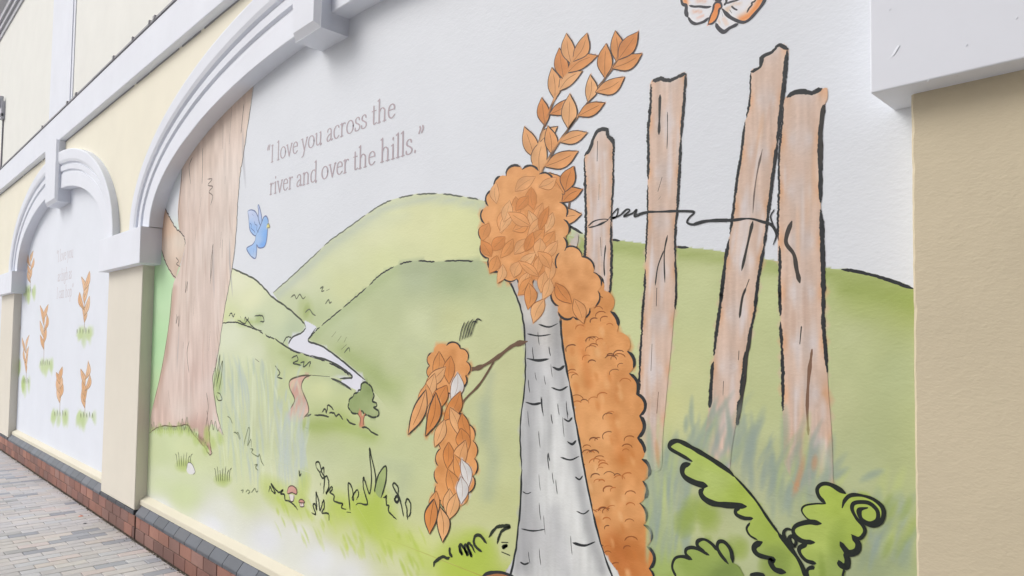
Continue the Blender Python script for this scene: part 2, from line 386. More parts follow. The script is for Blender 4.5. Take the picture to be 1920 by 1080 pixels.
class Wall:
    """everything painted on one wall: an ordered stack of fills (hard outline) and sprays (soft strokes)"""
    def __init__(s, ground): s.ground = ground; s.st = []; s.parts = []
    def add(s, order, kind, data): s.st.append((order, len(s.st), kind, data))
    def shade(s, X, Z, rgb, lo, hi):
        """apply every stack entry with lo < (order, serial) < hi to colours at wall points"""
        px, py = toPx(X, Z)
        for o, n, kind, d in s.sorted:
            if not (lo < (o, n) < hi): continue
            x0, x1, z0, z1 = d['bb']; k = np.nonzero((X > x0) & (X < x1) & (Z > z0) & (Z < z1))[0]
            if not len(k): continue
            if kind == 'fill':
                ins = in_poly(X[k], Z[k], d['pl']); k = k[ins]
                if not len(k): continue
                c = d['fn'](px[k], py[k]); a = d['alpha'](px[k], py[k])[:, None] if d['alpha'] else 1.0
                rgb[k] = rgb[k]*(1-a)+c*a
            elif kind == 'spray':
                P = d['P']; x, z = X[k], Z[k]; best = np.full(len(k), 1e9); tt = np.zeros(len(k)); nseg = len(P)-1
                for i in range(nseg):
                    v = P[i+1]-P[i]; L = max(v.dot(v), 1e-12); t_ = np.clip(((x-P[i][0])*v[0]+(z-P[i][1])*v[1])/L, 0, 1)
                    q = np.hypot(x-P[i][0]-t_*v[0], z-P[i][1]-t_*v[1]); m_ = q < best; best[m_] = q[m_]; tt[m_] = (i+t_[m_])/nseg
                ea = np.sin(np.pi*np.clip(tt, 0.001, .999))**.6; w_ = d['w']*(.35+.65*ea)
                a = (d['al']*ea*np.clip(1-(best/w_)**2, 0, 1)**1.4)[:, None]; rgb[k] = rgb[k]*(1-a)+d['col']*a
            else:
                cx, cy, rx, ry = d['e']; q = ((px[k]-cx)/rx)**2+((py[k]-cy)/ry)**2
                q = q*(1+.5*(vnoise(px[k], py[k], min(rx, ry)*.6)-.5)); a = (d['al']*np.clip(1-q, 0, 1)**.9)[:, None]; rgb[k] = rgb[k]*(1-a)+d['col']*a
        return rgb
    def soft_mask(s, X, Z, after):
        m_ = np.zeros(len(X), bool)
        for o, n, kind, d in s.sorted:
            if (o, n) > after and kind == 'spray':
                x0, x1, z0, z1 = d['bb']; m_ |= (X > x0) & (X < x1) & (Z > z0) & (Z < z1)
        return m_
    def finish(s):
        s.sorted = sorted(s.st, key=lambda e: (e[0], e[1]))
        for p in s.parts: p.realise()
INF = (1e9, 0)
class Paint:
    def __init__(s, layer, wall=None): s.y = PY-.00006*layer; s.layer = layer; s.wall = wall or CUR[0]; s.cmd = []; s.v = []; s.f = []; s.c = []
    def _push(s, XZ, fs, rgb, flat=True):
        b = len(s.v); s.y -= .000003; A = np.asarray(XZ, float)
        s.v += [(q[0], s.y, q[1]) for q in A]; s.f += [tuple(b+i for i in f) for f in fs]
        s.c += list(lin(np.clip(rgb, 0, 255)))
    def fill(s, outline, fn, sp=.02, alpha=None, n=5, sm=True, ratio=1.0):
        o = smooth(outline, n, True) if sm else np.array(outline, float)
        X, Z = W(o[:, 0], o[:, 1]); pl = np.stack([X, Z], 1)
        if not callable(fn): c_ = np.array(fn, float); fn = lambda a, b_: np.tile(c_, (len(a), 1))
        s.wall.add(s.layer, 'fill', dict(pl=pl, fn=fn, alpha=alpha, bb=(X.min(), X.max(), Z.min(), Z.max()))); key = (s.layer, s.wall.st[-1][1])
        s.cmd.append(('fill', pl, fn, sp, ratio, key, alpha))
    def ink(s, pts, w_=.008, col=(38, 42, 46), n=6, taper=True, jit=.22, sm=True, wob=.0):
        p = smooth(pts, n) if sm else np.array(pts, float)
        if wob: p = p+RNG.normal(0, wob, p.shape)
        X, Z = W(p[:, 0], p[:, 1]); P = np.stack([X, Z], 1)
        L = np.hypot(*np.diff(P, axis=0).T); k_ = np.concatenate([[True], L > 1e-4]); P = P[k_]
        w_ = w_*float(np.interp(P[:, 0].mean(), [-4.2, -2.2, -1.2], [1.0, .82, .70]))
        s.ribbon(P, w_, col, taper, jit)
    def ribbon(s, P, w_, col, taper=True, jit=.2, wf=None):
        if len(P) < 2: return
        T = np.gradient(P, axis=0); T /= np.maximum(np.hypot(T[:, 0], T[:, 1]), 1e-9)[:, None]; N = np.stack([-T[:, 1], T[:, 0]], 1)
        cum = np.concatenate([[0], np.cumsum(np.hypot(*np.diff(P, axis=0).T))]); t_ = cum/max(cum[-1], 1e-9)
        hw = np.full(len(P), w_/2) if wf is None else wf(T)/2
        if jit: hw = hw*(1+jit*2*(vnoise(cum*40+len(s.cmd)*.7, cum*0+len(s.cmd)*.37, 1.0)-.5))
        if taper: hw = hw*np.clip(np.minimum(t_, 1-t_)*9+.32, 0, 1)
        A = np.concatenate([P+N*hw[:, None], P-N*hw[:, None]]); n = len(P)
        fs = [(i, i+1, n+i+1, n+i) for i in range(n-1)]
        e0 = P[0]-T[0]*hw[0]; e1 = P[-1]+T[-1]*hw[-1]
        A = np.vstack([A, e0, e1]); fs += [(0, n, 2*n), (n-1, 2*n-1, 2*n+1)]
        s.wall.add(s.layer, 'mark', dict(bb=(0, 0, 0, 0))); s.cmd.append(('ink', A, fs, col, (s.layer, s.wall.st[-1][1])))
    def soft(s, pts, w_, col, al=.6, n=5, ends=True, sm=True):
        p = smooth(pts, n) if sm else np.array(pts, float)
        X, Z = W(p[:, 0], p[:, 1]); P = np.stack([X, Z], 1)[::2 if len(p) > 8 else 1]
        s.wall.add(s.layer, 'spray', dict(P=P, w=w_, col=np.array(col, float), al=al, bb=(X.min()-w_, X.max()+w_, Z.min()-w_, Z.max()+w_)))
    def blob(s, cx, cy, rx, ry, col, al=.6, ang=0):
        q = np.array([(cx-rx*1.2, cy-ry*1.2), (cx+rx*1.2, cy-ry*1.2), (cx+rx*1.2, cy+ry*1.2), (cx-rx*1.2, cy+ry*1.2)]); X, Z = W(q[:, 0], q[:, 1])
        s.wall.add(s.layer, 'blob', dict(e=(cx, cy, rx, ry), col=np.array(col, float), al=al, bb=(X.min(), X.max(), Z.min(), Z.max())))
    def build(s, name, parent, label=None):
        s.name, s.parent, s.label = name, parent, label; s.wall.parts.append(s)
    def realise(s):
        if not s.cmd: return
        for c in s.cmd:
            if c[0] == 'ink':
                _, A, fs, col, key = c; rgb = np.tile(np.array(col, float), (len(A), 1)); rgb = s.wall.shade(A[:, 0], A[:, 1], rgb, (key[0]+.5, 0), INF) if key[0] < 28 else rgb
                s._push(A, fs, rgb); continue
            _, pl, fn, sp, ratio, key, alpha = c
            X, Z = pl[:, 0], pl[:, 1]
            def grid(sp_):
                gx = np.arange(X.min(), X.max(), sp_*ratio); gz = np.arange(Z.min(), Z.max(), sp_)
                a, b_ = np.meshgrid(gx, gz); a = a+((np.arange(len(gz)) % 2)*sp_*ratio/2)[:, None]; return a.ravel(), b_.ravel()
            GX, GZ = grid(sp)
            fine = .0065
            if sp > fine*1.4:
                fx, fz = grid(fine); m_ = s.wall.soft_mask(fx, fz, key); fx, fz = fx[m_], fz[m_]
                c_ = s.wall.soft_mask(GX, GZ, key); GX = np.concatenate([GX[~c_], fx]); GZ = np.concatenate([GZ[~c_], fz])
            ins = in_poly(GX, GZ, pl); GX, GZ = GX[ins], GZ[ins]
            if len(GX):
                k_ = dist_poly(GX, GZ, np.vstack([pl, pl[:1]])) > .0025; GX, GZ = GX[k_], GZ[k_]
            vs = [Vector(q) for q in pl]+[Vector((a, b_)) for a, b_ in zip(GX, GZ)]
            r = delaunay_2d_cdt(vs, [], [list(range(len(pl)))], 1, 1e-6)
            A = np.array([(q[0], q[1]) for q in r[0]]); px, py = toPx(A[:, 0], A[:, 1])
            rgb = fn(px, py)
            if alpha:
                al = alpha(px, py)[:, None]; und = s.wall.shade(A[:, 0], A[:, 1], s.wall.ground(px, py), (-1, 0), key); rgb = rgb*al+und*(1-al)
            rgb = s.wall.shade(A[:, 0], A[:, 1], rgb, key, INF)
            s._push(A, [f for f in r[2]], rgb)
        o = link(s.name, mesh(s.name, s.v, s.f, s.c), M_MURAL, s.parent)
        if s.label: o['label'] = s.label
CUR = [None]
def ground_coat(name, wall, parent, X0, X1, Z0, Z1, step):
    nx, nz = int((X1-X0)/step), int((Z1-Z0)/step)
    GX, GZ = np.meshgrid(np.linspace(X0, X1, nx), np.linspace(Z0, Z1, nz)); GX, GZ = GX.ravel(), GZ.ravel(); px, py = toPx(GX, GZ)
    rgb = wall.shade(GX, GZ, wall.ground(px, py), (-1, 0), INF)
    idx = np.arange(nx*nz).reshape(nz, nx); fs = np.stack([idx[:-1, :-1], idx[:-1, 1:], idx[1:, 1:], idx[1:, :-1]], -1).reshape(-1, 4)
    me = bpy.data.meshes.new(name); me.vertices.add(nx*nz); me.vertices.foreach_set('co', np.stack([GX, np.full(nx*nz, PY), GZ], 1).astype(np.float32).ravel())
    me.loops.add(fs.size); me.loops.foreach_set('vertex_index', fs.ravel().astype(np.int32)); me.polygons.add(len(fs)); me.polygons.foreach_set('loop_start', np.arange(0, fs.size, 4, dtype=np.int32)); me.update(calc_edges=True)
    a = me.color_attributes.new('paint', 'FLOAT_COLOR', 'POINT'); c = np.ones((nx*nz, 4), np.float32); c[:, :3] = lin(np.clip(rgb, 0, 255)); a.data.foreach_set('color', c.ravel())
    link(name, me, M_MURAL, parent)
# crops used while tracing: local -> photograph pixels
def crop(x0, y0, k): return lambda pts: [(x0+a/k, y0+b_/k) for a, b_ in pts]
cA = crop(180, 0, 2); cB = crop(260, 440, 2.16); cC = crop(440, 780, 3.4286); cD = crop(700, 0, 2); cE = crop(700, 540, 2)
cF = crop(1180, 0, 2); cG = crop(1180, 540, 2); cH = crop(1240, 780, 3.6); cI = crop(440, 370, 8.31); cJ = crop(1260, 0, 9.6)
INK = (38, 42, 46)
WHITE = (224, 229, 236)

# ------------------------------------------------------------------ the big mural
MU = tag(empty('mural', (-3.33, PY, .33)), 'large arched mural of green hills, river, tree and fence posts under a two line quotation', 'mural', 'murals painted in the arched bays')
# ground coat: white wall, airbrushed grass along the bottom
X0, X1, Z0, Z1 = -6.149, -.500, .328, 3.55
base_pts = [(560, 250, *WHITE), (900, 150, *WHITE), (1600, 200, *WHITE), (1400, 60, *WHITE), (330, 380, *WHITE), (480, 440, *WHITE), (640, 380, *WHITE), (1650, 420, 227, 229, 234), (1200, 300, *WHITE),
    (300, 520, 190, 232, 170), (295, 650, 186, 230, 165), (290, 740, 190, 225, 160), (310, 480, 205, 236, 190),
    (420, 660, 214, 228, 188), (300, 850, 205, 221, 160), (350, 850, 208, 222, 160), (420, 860, 205, 218, 158), (480, 800, 200, 214, 160), (520, 700, 210, 222, 180),
    (340, 930, 205, 220, 160), (300, 900, 214, 226, 182), (460, 930, 210, 222, 165), (560, 960, 215, 224, 170), (620, 860, 200, 212, 155), (700, 900, 196, 208, 145), (640, 980, 208, 218, 150),
    (740, 1000, 200, 214, 120), (700, 950, 190, 208, 110), (800, 1020, 208, 218, 140), (760, 1060, 214, 222, 170), (850, 950, 200, 210, 150), (870, 1060, 190, 205, 90), (930, 1050, 178, 198, 70),
    (300, 960, 228, 231, 238), (400, 985, 228, 231, 236), (500, 1010, 226, 229, 234), (600, 1050, 224, 227, 230), (650, 1080, 223, 226, 225), (560, 1000, 224, 228, 220), (420, 960, 222, 228, 212),
    (1000, 1000, 196, 208, 145), (1300, 1000, 190, 204, 140), (1660, 1000, 178, 190, 130)]
ops = [([(300, 905), (360, 930)], 18, (205, 222, 158), .5), ([(700, 985), (760, 1015), (800, 1060)], 30, (186, 206, 88), .5), ([(640, 950), (720, 970)], 22, (186, 206, 84), .55), ([(560, 960), (600, 985), (640, 1010)], 16, (206, 218, 140), .5)]
fn = idw(base_pts, 3.0, ops, grain=4)
def big_ground(px, py):
    rgb = fn(np.clip(px, 200, 1760), np.clip(py, -50, 1300)); k = np.clip((600-py)/30, 0, 1)*(px > 338)
    return rgb*(1-k[:, None])+np.array(WHITE)*k[:, None]
BIG = Wall(big_ground); CUR[0] = BIG

def dashes(p, pts, segs, w_, col=INK, **k):
    q = smooth(pts, 12); n = len(q)
    for a, b_ in segs:
        i, j = int(a*n), max(int(a*n)+3, int(b_*n)); p.ink(q[i:j], w_, col, sm=False, wob=.35, **k)
# far hill
line = [(512, 549), (545, 520), (590, 478), (618, 452), (655, 425), (690, 400), (715, 384), (745, 372), (785, 364), (830, 364), (880, 371), (925, 381), (1000, 396), (1045, 412), (1097, 440), (1150, 462)]
p = Paint(1)
top = smooth(line, 6); shift = top+np.array([2, 9])
p.fill(list(map(tuple, top))+[(1150, 560), (900, 600), (590, 640), (540, 590)], idw([(560, 530, 214, 224, 180), (640, 470, 218, 228, 176), (780, 420, 222, 229, 168), (700, 440, 222, 230, 176), (860, 440, 218, 226, 158), (980, 440, 214, 224, 150), (600, 590, 190, 206, 150), (560, 560, 200, 214, 165), (650, 540, 212, 222, 160), (720, 490, 214, 224, 160), (1100, 460, 205, 216, 150)],
    ops=[(shift, 9, (190, 204, 182), .75), ([(620, 470), (700, 420), (760, 405)], 12, (206, 218, 180), .35)]), .028, sm=False)
dashes(p, line, [(0, .17), (.172, .33), (.333, .45), (.47, .52), (.53, .59), (.60, .655), (.66, .70), (.71, .77)], .008, (96, 104, 92))
dashes(p, line, [(.84, .93)], .012)
dashes(p, line, [(.94, .97)], .009)
for q in ([(545, 558), (552, 553), (556, 560), (562, 552), (568, 560), (573, 556)], [(600, 541), (606, 538), (603, 546), (608, 545)], [(612, 545), (618, 542)], [(610, 570), (616, 562), (618, 568), (622, 566)], [(572, 586), (580, 580), (586, 588), (592, 592)]):
    p.ink(cB([((a-260)*2.16, (b_-440)*2.16) for a, b_ in q]), .009, (104, 112, 88))
p.soft([(560, 560), (572, 580), (590, 592)], .10, (168, 186, 110), .5); p.soft([(570, 575), (580, 590)], .06, (150, 168, 96), .5)
p.build('painted_hill', MU, label='pale yellow green hill highest on the skyline of the mural')
# left hill
lh = [(432, 502), (455, 512), (478, 524), (496, 541), (512, 558), (532, 572), (552, 588), (570, 606), (574, 614), (572, 620)]
p = Paint(3)
p.fill(list(map(tuple, smooth(lh, 5)))+[(560, 630), (540, 660), (410, 640), (425, 560)], idw([(445, 530, 226, 233, 192), (470, 560, 224, 232, 182), (520, 590, 205, 219, 170), (490, 600, 200, 215, 172), (550, 620, 190, 208, 165), (430, 600, 214, 226, 160)]), .03, sm=False)
p.ink(lh, .012, (70, 78, 66), wob=.4)
p.build('painted_hill', MU, label='small pale hill beside the painted trunk on the left of the mural')
# middle hill
mh = [(580, 636), (592, 620), (612, 603), (640, 580), (662, 561), (690, 537), (712, 516), (735, 502), (757, 493), (785, 489), (815, 491), (850, 489), (900, 489)]
p = Paint(4)
p.fill(list(map(tuple, smooth(mh, 6)))+[(1010, 500), (1210, 800), (1230, 1090), (940, 1095), (700, 1000), (640, 900), (620, 830), (735, 775), (690, 720), (640, 670), (600, 650)],
    idw([(640, 600, 192, 208, 155), (720, 530, 190, 206, 150), (780, 520, 178, 194, 148), (850, 520, 172, 190, 135), (700, 600, 194, 208, 150), (790, 600, 206, 218, 165), (850, 600, 204, 214, 150), (740, 680, 196, 209, 152), (700, 700, 178, 196, 128), (860, 680, 206, 214, 152), (770, 760, 204, 214, 158), (730, 730, 186, 204, 130), (900, 850, 202, 211, 148), (730, 860, 196, 210, 150),
         (850, 980, 203, 211, 145), (930, 700, 202, 210, 148), (940, 960, 200, 209, 140), (700, 900, 198, 210, 152), (1050, 700, 198, 208, 140), (1150, 900, 194, 206, 138), (800, 1040, 205, 214, 140), (660, 830, 198, 212, 160)],
        ops=[([(760, 505), (830, 500), (890, 500)], 12, (170, 186, 140), .6), ([(905, 760), (925, 860), (915, 930)], 14, (168, 184, 150), .5), ([(720, 870), (760, 880), (750, 930)], 14, (182, 196, 150), .5), ([(760, 640), (810, 660), (790, 700)], 16, (188, 200, 150), .5), ([(920, 700), (905, 820)], 10, (166, 182, 150), .4), ([(640, 655), (700, 700), (745, 755)], 14, (168, 188, 112), .7), ([(590, 630), (660, 570), (740, 506)], 9, (172, 192, 128), .5)], grain=6), .026, sm=False,
    alpha=lambda a, b_: np.clip(dist_poly(a, b_, [(735, 775), (640, 830), (640, 900), (700, 1000), (940, 1095)])/55, 0, 1))
dashes(p, mh, [(0, .13), (.133, .26), (.265, .42), (.425, .60), (.64, .72), (.75, .84), (.88, .98)], .008)
for q in ([(633, 640), (640, 630)], [(645, 642), (650, 632)], [(640, 655), (650, 646)], [(645, 662), (654, 652), (656, 660)], [(622, 632), (630, 622)]): p.ink(q, .008, (90, 100, 76))
p.build('painted_hill', MU, label='broad green hill in the middle of the mural right of the river')
# grass edge of middle ground fading into the lower left
# right field
rf = [(1040, 440), (1100, 446), (1150, 450), (1200, 456), (1260, 462), (1340, 470), (1440, 487), (1550, 503), (1600, 508), (1660, 523), (1722, 545)]
p = Paint(5)
p.fill(list(map(tuple, smooth(rf, 5)))+[(1722, 700), (1722, 900), (1722, 1100), (1400, 1100), (1195, 1100), (1150, 700)],
    idw([(1100, 470, 188, 204, 130), (1200, 500, 194, 208, 134), (1180, 620, 205, 216, 150), (1300, 560, 200, 212, 146), (1450, 560, 198, 211, 142), (1620, 560, 176, 192, 112), (1700, 560, 164, 180, 98), (1600, 640, 196, 208, 146), (1700, 700, 182, 196, 138), (1560, 760, 198, 208, 148), (1690, 850, 180, 193, 132), (1620, 900, 186, 199, 142), (1280, 700, 207, 215, 148), (1250, 760, 208, 214, 142), (1230, 900, 178, 192, 148), (1400, 900, 186, 197, 148), (1300, 950, 188, 200, 140), (1690, 980, 174, 189, 126), (1640, 1060, 158, 175, 126), (1500, 1000, 176, 190, 140), (1220, 1000, 172, 190, 130), (1240, 1070, 164, 186, 100), (1560, 1000, 170, 184, 132), (1430, 760, 196, 208, 142), (1340, 1000, 190, 202, 140)],
        ops=[(smooth(rf, 3)+np.array([0, 12]), 14, (158, 176, 92), .75), ([(1580, 540), (1650, 555), (1722, 570)], 16, (150, 170, 80), .55)], grain=6, gs=30), .022, sm=False)
dashes(p, rf, [(.17, .235)], .012); dashes(p, rf, [(.345, .45)], .012); dashes(p, rf, [(.745, .99)], .012)
p.build('painted_field', MU, label='green field behind the posts on the right of the mural')
# slopes in front of the river
s1 = [(415, 606), (440, 604), (462, 611), (484, 620), (500, 630), (520, 638), (548, 657), (580, 667), (612, 678), (640, 692), (658, 706)]
p = Paint(6)
p.fill(list(map(tuple, smooth(s1, 4)))+[(650, 712), (620, 705), (583, 703), (640, 712), (700, 745), (735, 775), (745, 840), (620, 900), (500, 860), (415, 800), (400, 700)],
    idw([(430, 630, 218, 229, 192), (480, 660, 216, 227, 186), (520, 650, 196, 212, 148), (560, 675, 178, 196, 128), (600, 690, 190, 206, 150), (640, 700, 186, 202, 150), (560, 700, 206, 219, 158), (600, 730, 212, 223, 158), (670, 760, 206, 219, 150), (640, 790, 176, 194, 112), (600, 800, 180, 197, 120), (700, 820, 188, 204, 135), (620, 840, 196, 209, 152), (450, 740, 204, 216, 172), (500, 800, 200, 212, 165), (560, 850, 196, 209, 158), (460, 820, 198, 212, 155), (710, 780, 196, 210, 150), (600, 870, 198, 211, 160)],
        ops=[([(575, 800), (640, 795), (700, 820)], 12, (160, 182, 92), .6), ([(530, 660), (580, 690)], 8, (172, 190, 118), .5)]), .024,
    alpha=lambda a, b_: np.clip((a-398)/14, 0, 1)*np.clip(dist_poly(a, b_, [(400, 800), (415, 800), (500, 860), (620, 900), (745, 840), (735, 775), (700, 745), (690, 738)])/38, 0, 1), sm=False)
dashes(p, s1, [(0, .30), (.32, .37), (.39, .48), (.52, .66), (.665, .80), (.81, .99)], .009)
for q in (cB([(550, 420), (600, 455), (700, 490)]), cB([(700, 490), (780, 515), (850, 560), (862, 578), (815, 582)]), cB([(700, 570), (775, 576)]), cB([(780, 582), (860, 630)]),
          cB([(585, 440), (600, 415), (618, 418), (606, 440)]), cB([(620, 500), (640, 490), (645, 510), (625, 520), (660, 530)]), cB([(655, 520), (670, 515), (668, 535), (695, 515), (690, 538)]), cB([(472, 502), (488, 515)]), cB([(552, 530), (572, 560), (560, 576), (584, 583)]),
          cB([(470, 330), (500, 328), (508, 350), (492, 352)]), cB([(400, 345), (430, 360), (440, 345), (460, 372), (480, 385), (500, 390)]), cB([(415, 340), (412, 330)]), cB([(430, 350), (432, 335), (440, 348), (446, 334)]), cB([(365, 330), (376, 318), (382, 332), (390, 320)]), cB([(512, 402), (524, 412)])):
    p.ink(q, .009, (62, 70, 58), wob=.3)
p.blob(*cB([(490, 342)])[0], 11, 9, (150, 172, 104), .8); p.blob(*cB([(438, 358)])[0], 24, 8, (170, 192, 110), .7); p.blob(*cB([(376, 328)])[0], 6, 5, (200, 200, 235), .8); p.blob(*cB([(655, 515)])[0], 20, 10, (160, 182, 110), .6)
for q in (cB([(648, 752), (662, 738), (690, 732), (700, 726)]), cB([(712, 730), (750, 733), (770, 738)]), cB([(770, 722), (790, 722), (800, 735), (812, 728), (828, 750)]), cB([(742, 720), (755, 705), (760, 722), (768, 690), (790, 710)]), cB([(842, 745), (856, 762), (880, 770)]), cB([(905, 780), (925, 782), (945, 800), (970, 812)])):
    p.ink(q, .011, (48, 54, 44), wob=.3)
p.build('painted_slope', MU, label='pale slope between the painted trunk and the river')
# river and path
p = Paint(9)
p.fill(cB([(672, 350), (700, 362), (720, 378), (700, 405), (688, 432), (740, 450), (800, 492), (860, 540), (918, 590), (912, 620), (885, 630), (820, 594), (862, 580), (850, 560), (780, 515), (700, 490), (620, 462), (608, 440), (625, 412), (660, 398), (678, 378)]),
       idw([(580, 610, 226, 230, 240), (600, 660, 228, 230, 240), (680, 715, 228, 229, 240), (640, 690, 220, 223, 235)], grain=3), .03)
for q in (cB([(678, 378), (660, 398), (625, 414), (608, 442)]), cB([(720, 378), (700, 405), (688, 432), (740, 450), (800, 492), (860, 540), (918, 590)]), cB([(815, 582), (862, 580), (850, 558), (780, 515), (700, 490)]), cB([(780, 582), (820, 598), (862, 628)])):
    p.ink(q, .011, (58, 64, 60), wob=.3)
p.build('painted_river', MU)
p = Paint(9)
p.fill(cB([(690, 568), (665, 586), (662, 620), (684, 680), (688, 720), (668, 745), (648, 762), (600, 745), (612, 712), (632, 668), (612, 620), (618, 592), (650, 575)]),
       idw([(550, 720, 226, 190, 172), (575, 780, 222, 192, 176), (560, 745, 208, 168, 152), (552, 730, 200, 150, 138)], grain=4), .03, alpha=lambda a, b_: np.clip((798-b_)/22, 0, 1))
for q in (cB([(700, 568), (672, 582), (660, 620), (684, 682), (688, 718), (670, 740)]), cB([(690, 568), (650, 574), (614, 590), (612, 622), (632, 668), (615, 705)])): p.ink(q, .010, (90, 84, 66))
p.build('painted_path', MU)
# round bush tree
p = Paint(10)
bush = cB([(888, 640), (870, 655), (852, 680), (858, 712), (885, 725), (905, 712), (925, 730), (965, 738), (972, 712), (950, 700), (965, 685), (945, 675), (950, 640), (930, 605), (905, 602), (900, 630)])
p.fill(bush, idw([(665, 750, 150, 172, 100), (690, 760, 158, 178, 108), (690, 730, 142, 164, 92), (700, 775, 166, 184, 120)], grain=10, gs=7), .02)
for i in range(0, 16):
    a = bush[i]; b_ = bush[(i+1) % 16]; mx, my = (a[0]+b_[0])/2, (a[1]+b_[1])/2; cx, cy = 683, 752; dx, dy = mx-cx, my-cy; L = math.hypot(dx, dy)
    p.ink([a, (mx+dx/L*3, my+dy/L*3), b_], .011, (46, 56, 42), n=4)
p.fill(cB([(890, 725), (900, 712), (905, 735), (918, 722), (912, 750), (908, 775), (895, 775), (900, 750)]), (205, 140, 110), .03)
p.ink(cB([(888, 725), (898, 745), (896, 775)]), .006, (120, 80, 62)); p.ink(cB([(920, 722), (912, 745), (910, 772)]), .006, (120, 80, 62))
p.build('painted_bush', MU, label='round green bush on a short orange stem below the river')

# big tree on the left
p = Paint(11)
trunk = [(344, 180), (342, 290), (339, 340), (334, 385), (334, 410), (337, 432), (345, 446), (346, 470), (340, 492), (334, 512), (328, 524), (324, 540), (320, 590), (314, 630), (308, 665), (302, 700), (294, 735), (286, 765), (280, 795), (281, 812), (300, 800), (325, 800), (352, 798), (366, 818), (378, 834), (390, 838), (395, 853), (396, 840), (392, 815), (396, 795), (404, 800), (418, 816), (410, 790), (404, 760), (400, 730), (399, 705), (404, 690), (409, 668), (412, 640), (418, 600), (425, 560), (432, 520), (438, 480), (442, 440), (444, 405), (446, 370), (450, 330), (456, 290), (462, 250), (468, 210), (475, 160), (484, 90)]
TB = idw([(420, 200, 220, 200, 186), (380, 300, 216, 196, 182), (430, 330, 228, 214, 204), (360, 420, 214, 194, 182), (400, 450, 222, 206, 196), (430, 450, 224, 210, 200), (340, 560, 216, 198, 186), (380, 560, 222, 204, 194), (330, 680, 220, 202, 192), (370, 700, 214, 190, 180), (395, 720, 226, 208, 200), (300, 780, 214, 188, 176), (340, 770, 222, 206, 196), (375, 800, 194, 162, 150), (390, 830, 208, 180, 170), (410, 790, 230, 212, 202)],
    ops=[([(338, 340), (336, 430)], 5, (188, 158, 140), .5), ([(327, 540), (312, 660), (290, 760)], 6, (188, 152, 136), .6), ([(470, 180), (448, 380), (430, 520), (410, 650)], 5, (226, 208, 192), .5), ([(345, 800), (372, 822), (392, 840)], 8, (168, 122, 106), .7), ([(340, 250), (400, 200), (470, 140)], 12, (180, 146, 118), .45)],
    streak=(4.5, 60, 18), grain=3)
p.fill(trunk, TB, .022, n=3, ratio=.8, alpha=lambda a, b_: np.clip((a-278)/8, 0, 1)*np.where(a < 372, np.clip((812-b_)/12, 0, 1), 1))
stub = [(298, 375), (306, 385), (312, 398), (320, 412), (328, 426), (337, 434), (345, 446), (347, 462), (340, 490), (334, 505), (328, 522), (318, 508), (309, 488), (303, 470), (296, 462)]
p.fill(stub, idw([(305, 430, 222, 190, 165), (320, 470, 226, 206, 188), (338, 455, 226, 212, 196), (300, 390, 206, 170, 146), (330, 500, 212, 190, 172)], streak=(5, 40, 10)), .024)
BK = (112, 96, 88)
p.ink([(476, 160), (468, 215), (461, 262), (455, 300), (450, 330), (447, 365), (445, 400), (444, 425), (440, 470), (434, 510), (426, 555), (418, 600), (411, 650), (404, 688), (399, 706), (401, 738), (406, 768), (412, 795), (419, 816)], .007, (92, 88, 86), wob=.35)
p.ink([(342, 296), (340, 340), (336, 385), (334, 415)], .009, BK); p.ink([(306, 382), (314, 400), (322, 415), (330, 428), (340, 437), (346, 446), (347, 462)], .011, (86, 76, 70), wob=.5)
p.ink([(303, 468), (310, 490), (320, 510), (330, 522)], .011, (86, 76, 70), wob=.4)
p.ink([(323, 540), (318, 600), (309, 660), (300, 708), (288, 758)], .010, (140, 110, 96))
p.ink([(280, 812), (300, 800), (330, 800), (350, 797), (366, 818), (380, 834), (396, 853), (392, 812), (388, 770)], .009, (90, 66, 56), wob=.5)
for q in (cA([(362, 590), (350, 620), (352, 660), (355, 690)]), cA([(400, 555), (400, 640), (398, 690)]), cA([(477, 470), (475, 560)]), cA([(418, 672), (436, 672), (420, 694), (438, 700), (424, 720), (438, 735), (430, 770)]), cA([(485, 660), (484, 690)]), cA([(440, 915), (432, 980), (430, 1050)]), cA([(555, 390), (549, 450), (544, 500)]), cA([(510, 400), (500, 540)]), cA([(470, 870), (466, 930)]), cA([(395, 740), (388, 800)]), cA([(376, 850), (372, 900)]),
          cA([(300, 965), (310, 980), (302, 990), (316, 1000)]), cB([(300, 40), (298, 120), (290, 200)]), cB([(192, 185), (190, 235), (198, 190), (196, 230)]), cB([(155, 320), (152, 360), (160, 330), (162, 372), (168, 325)]), cB([(205, 430), (196, 480), (204, 560)]), cB([(182, 435), (180, 460)]), cB([(275, 640), (282, 700), (272, 780)]), cB([(238, 720), (236, 750)]), cB([(340, 20), (338, 95)]), cB([(120, 630), (128, 700)]), cB([(290, 390), (284, 470)]), cB([(225, 250), (222, 330)])):
    p.ink(q, .008, BK)
for i in range(46):
    y0 = random.uniform(200, 690); t_ = random.random(); xl = 345-max(0, (y0-520))*.17; xr = 466-(y0-200)*.14; x = xl+(xr-xl)*t_; l = random.uniform(40, 120)
    p.soft([(x, y0), (x-1-(.5-t_)*4, y0+l/2), (x-(.5-t_)*12, y0+l)], random.uniform(.012, .03), random.choice([(186, 156, 142), (232, 220, 212), (190, 164, 150), (226, 212, 204), (150, 150, 160)]), random.uniform(.25, .55))
p.build('painted_tree', MU, label='tall brown trunk painted at the left end of the mural')

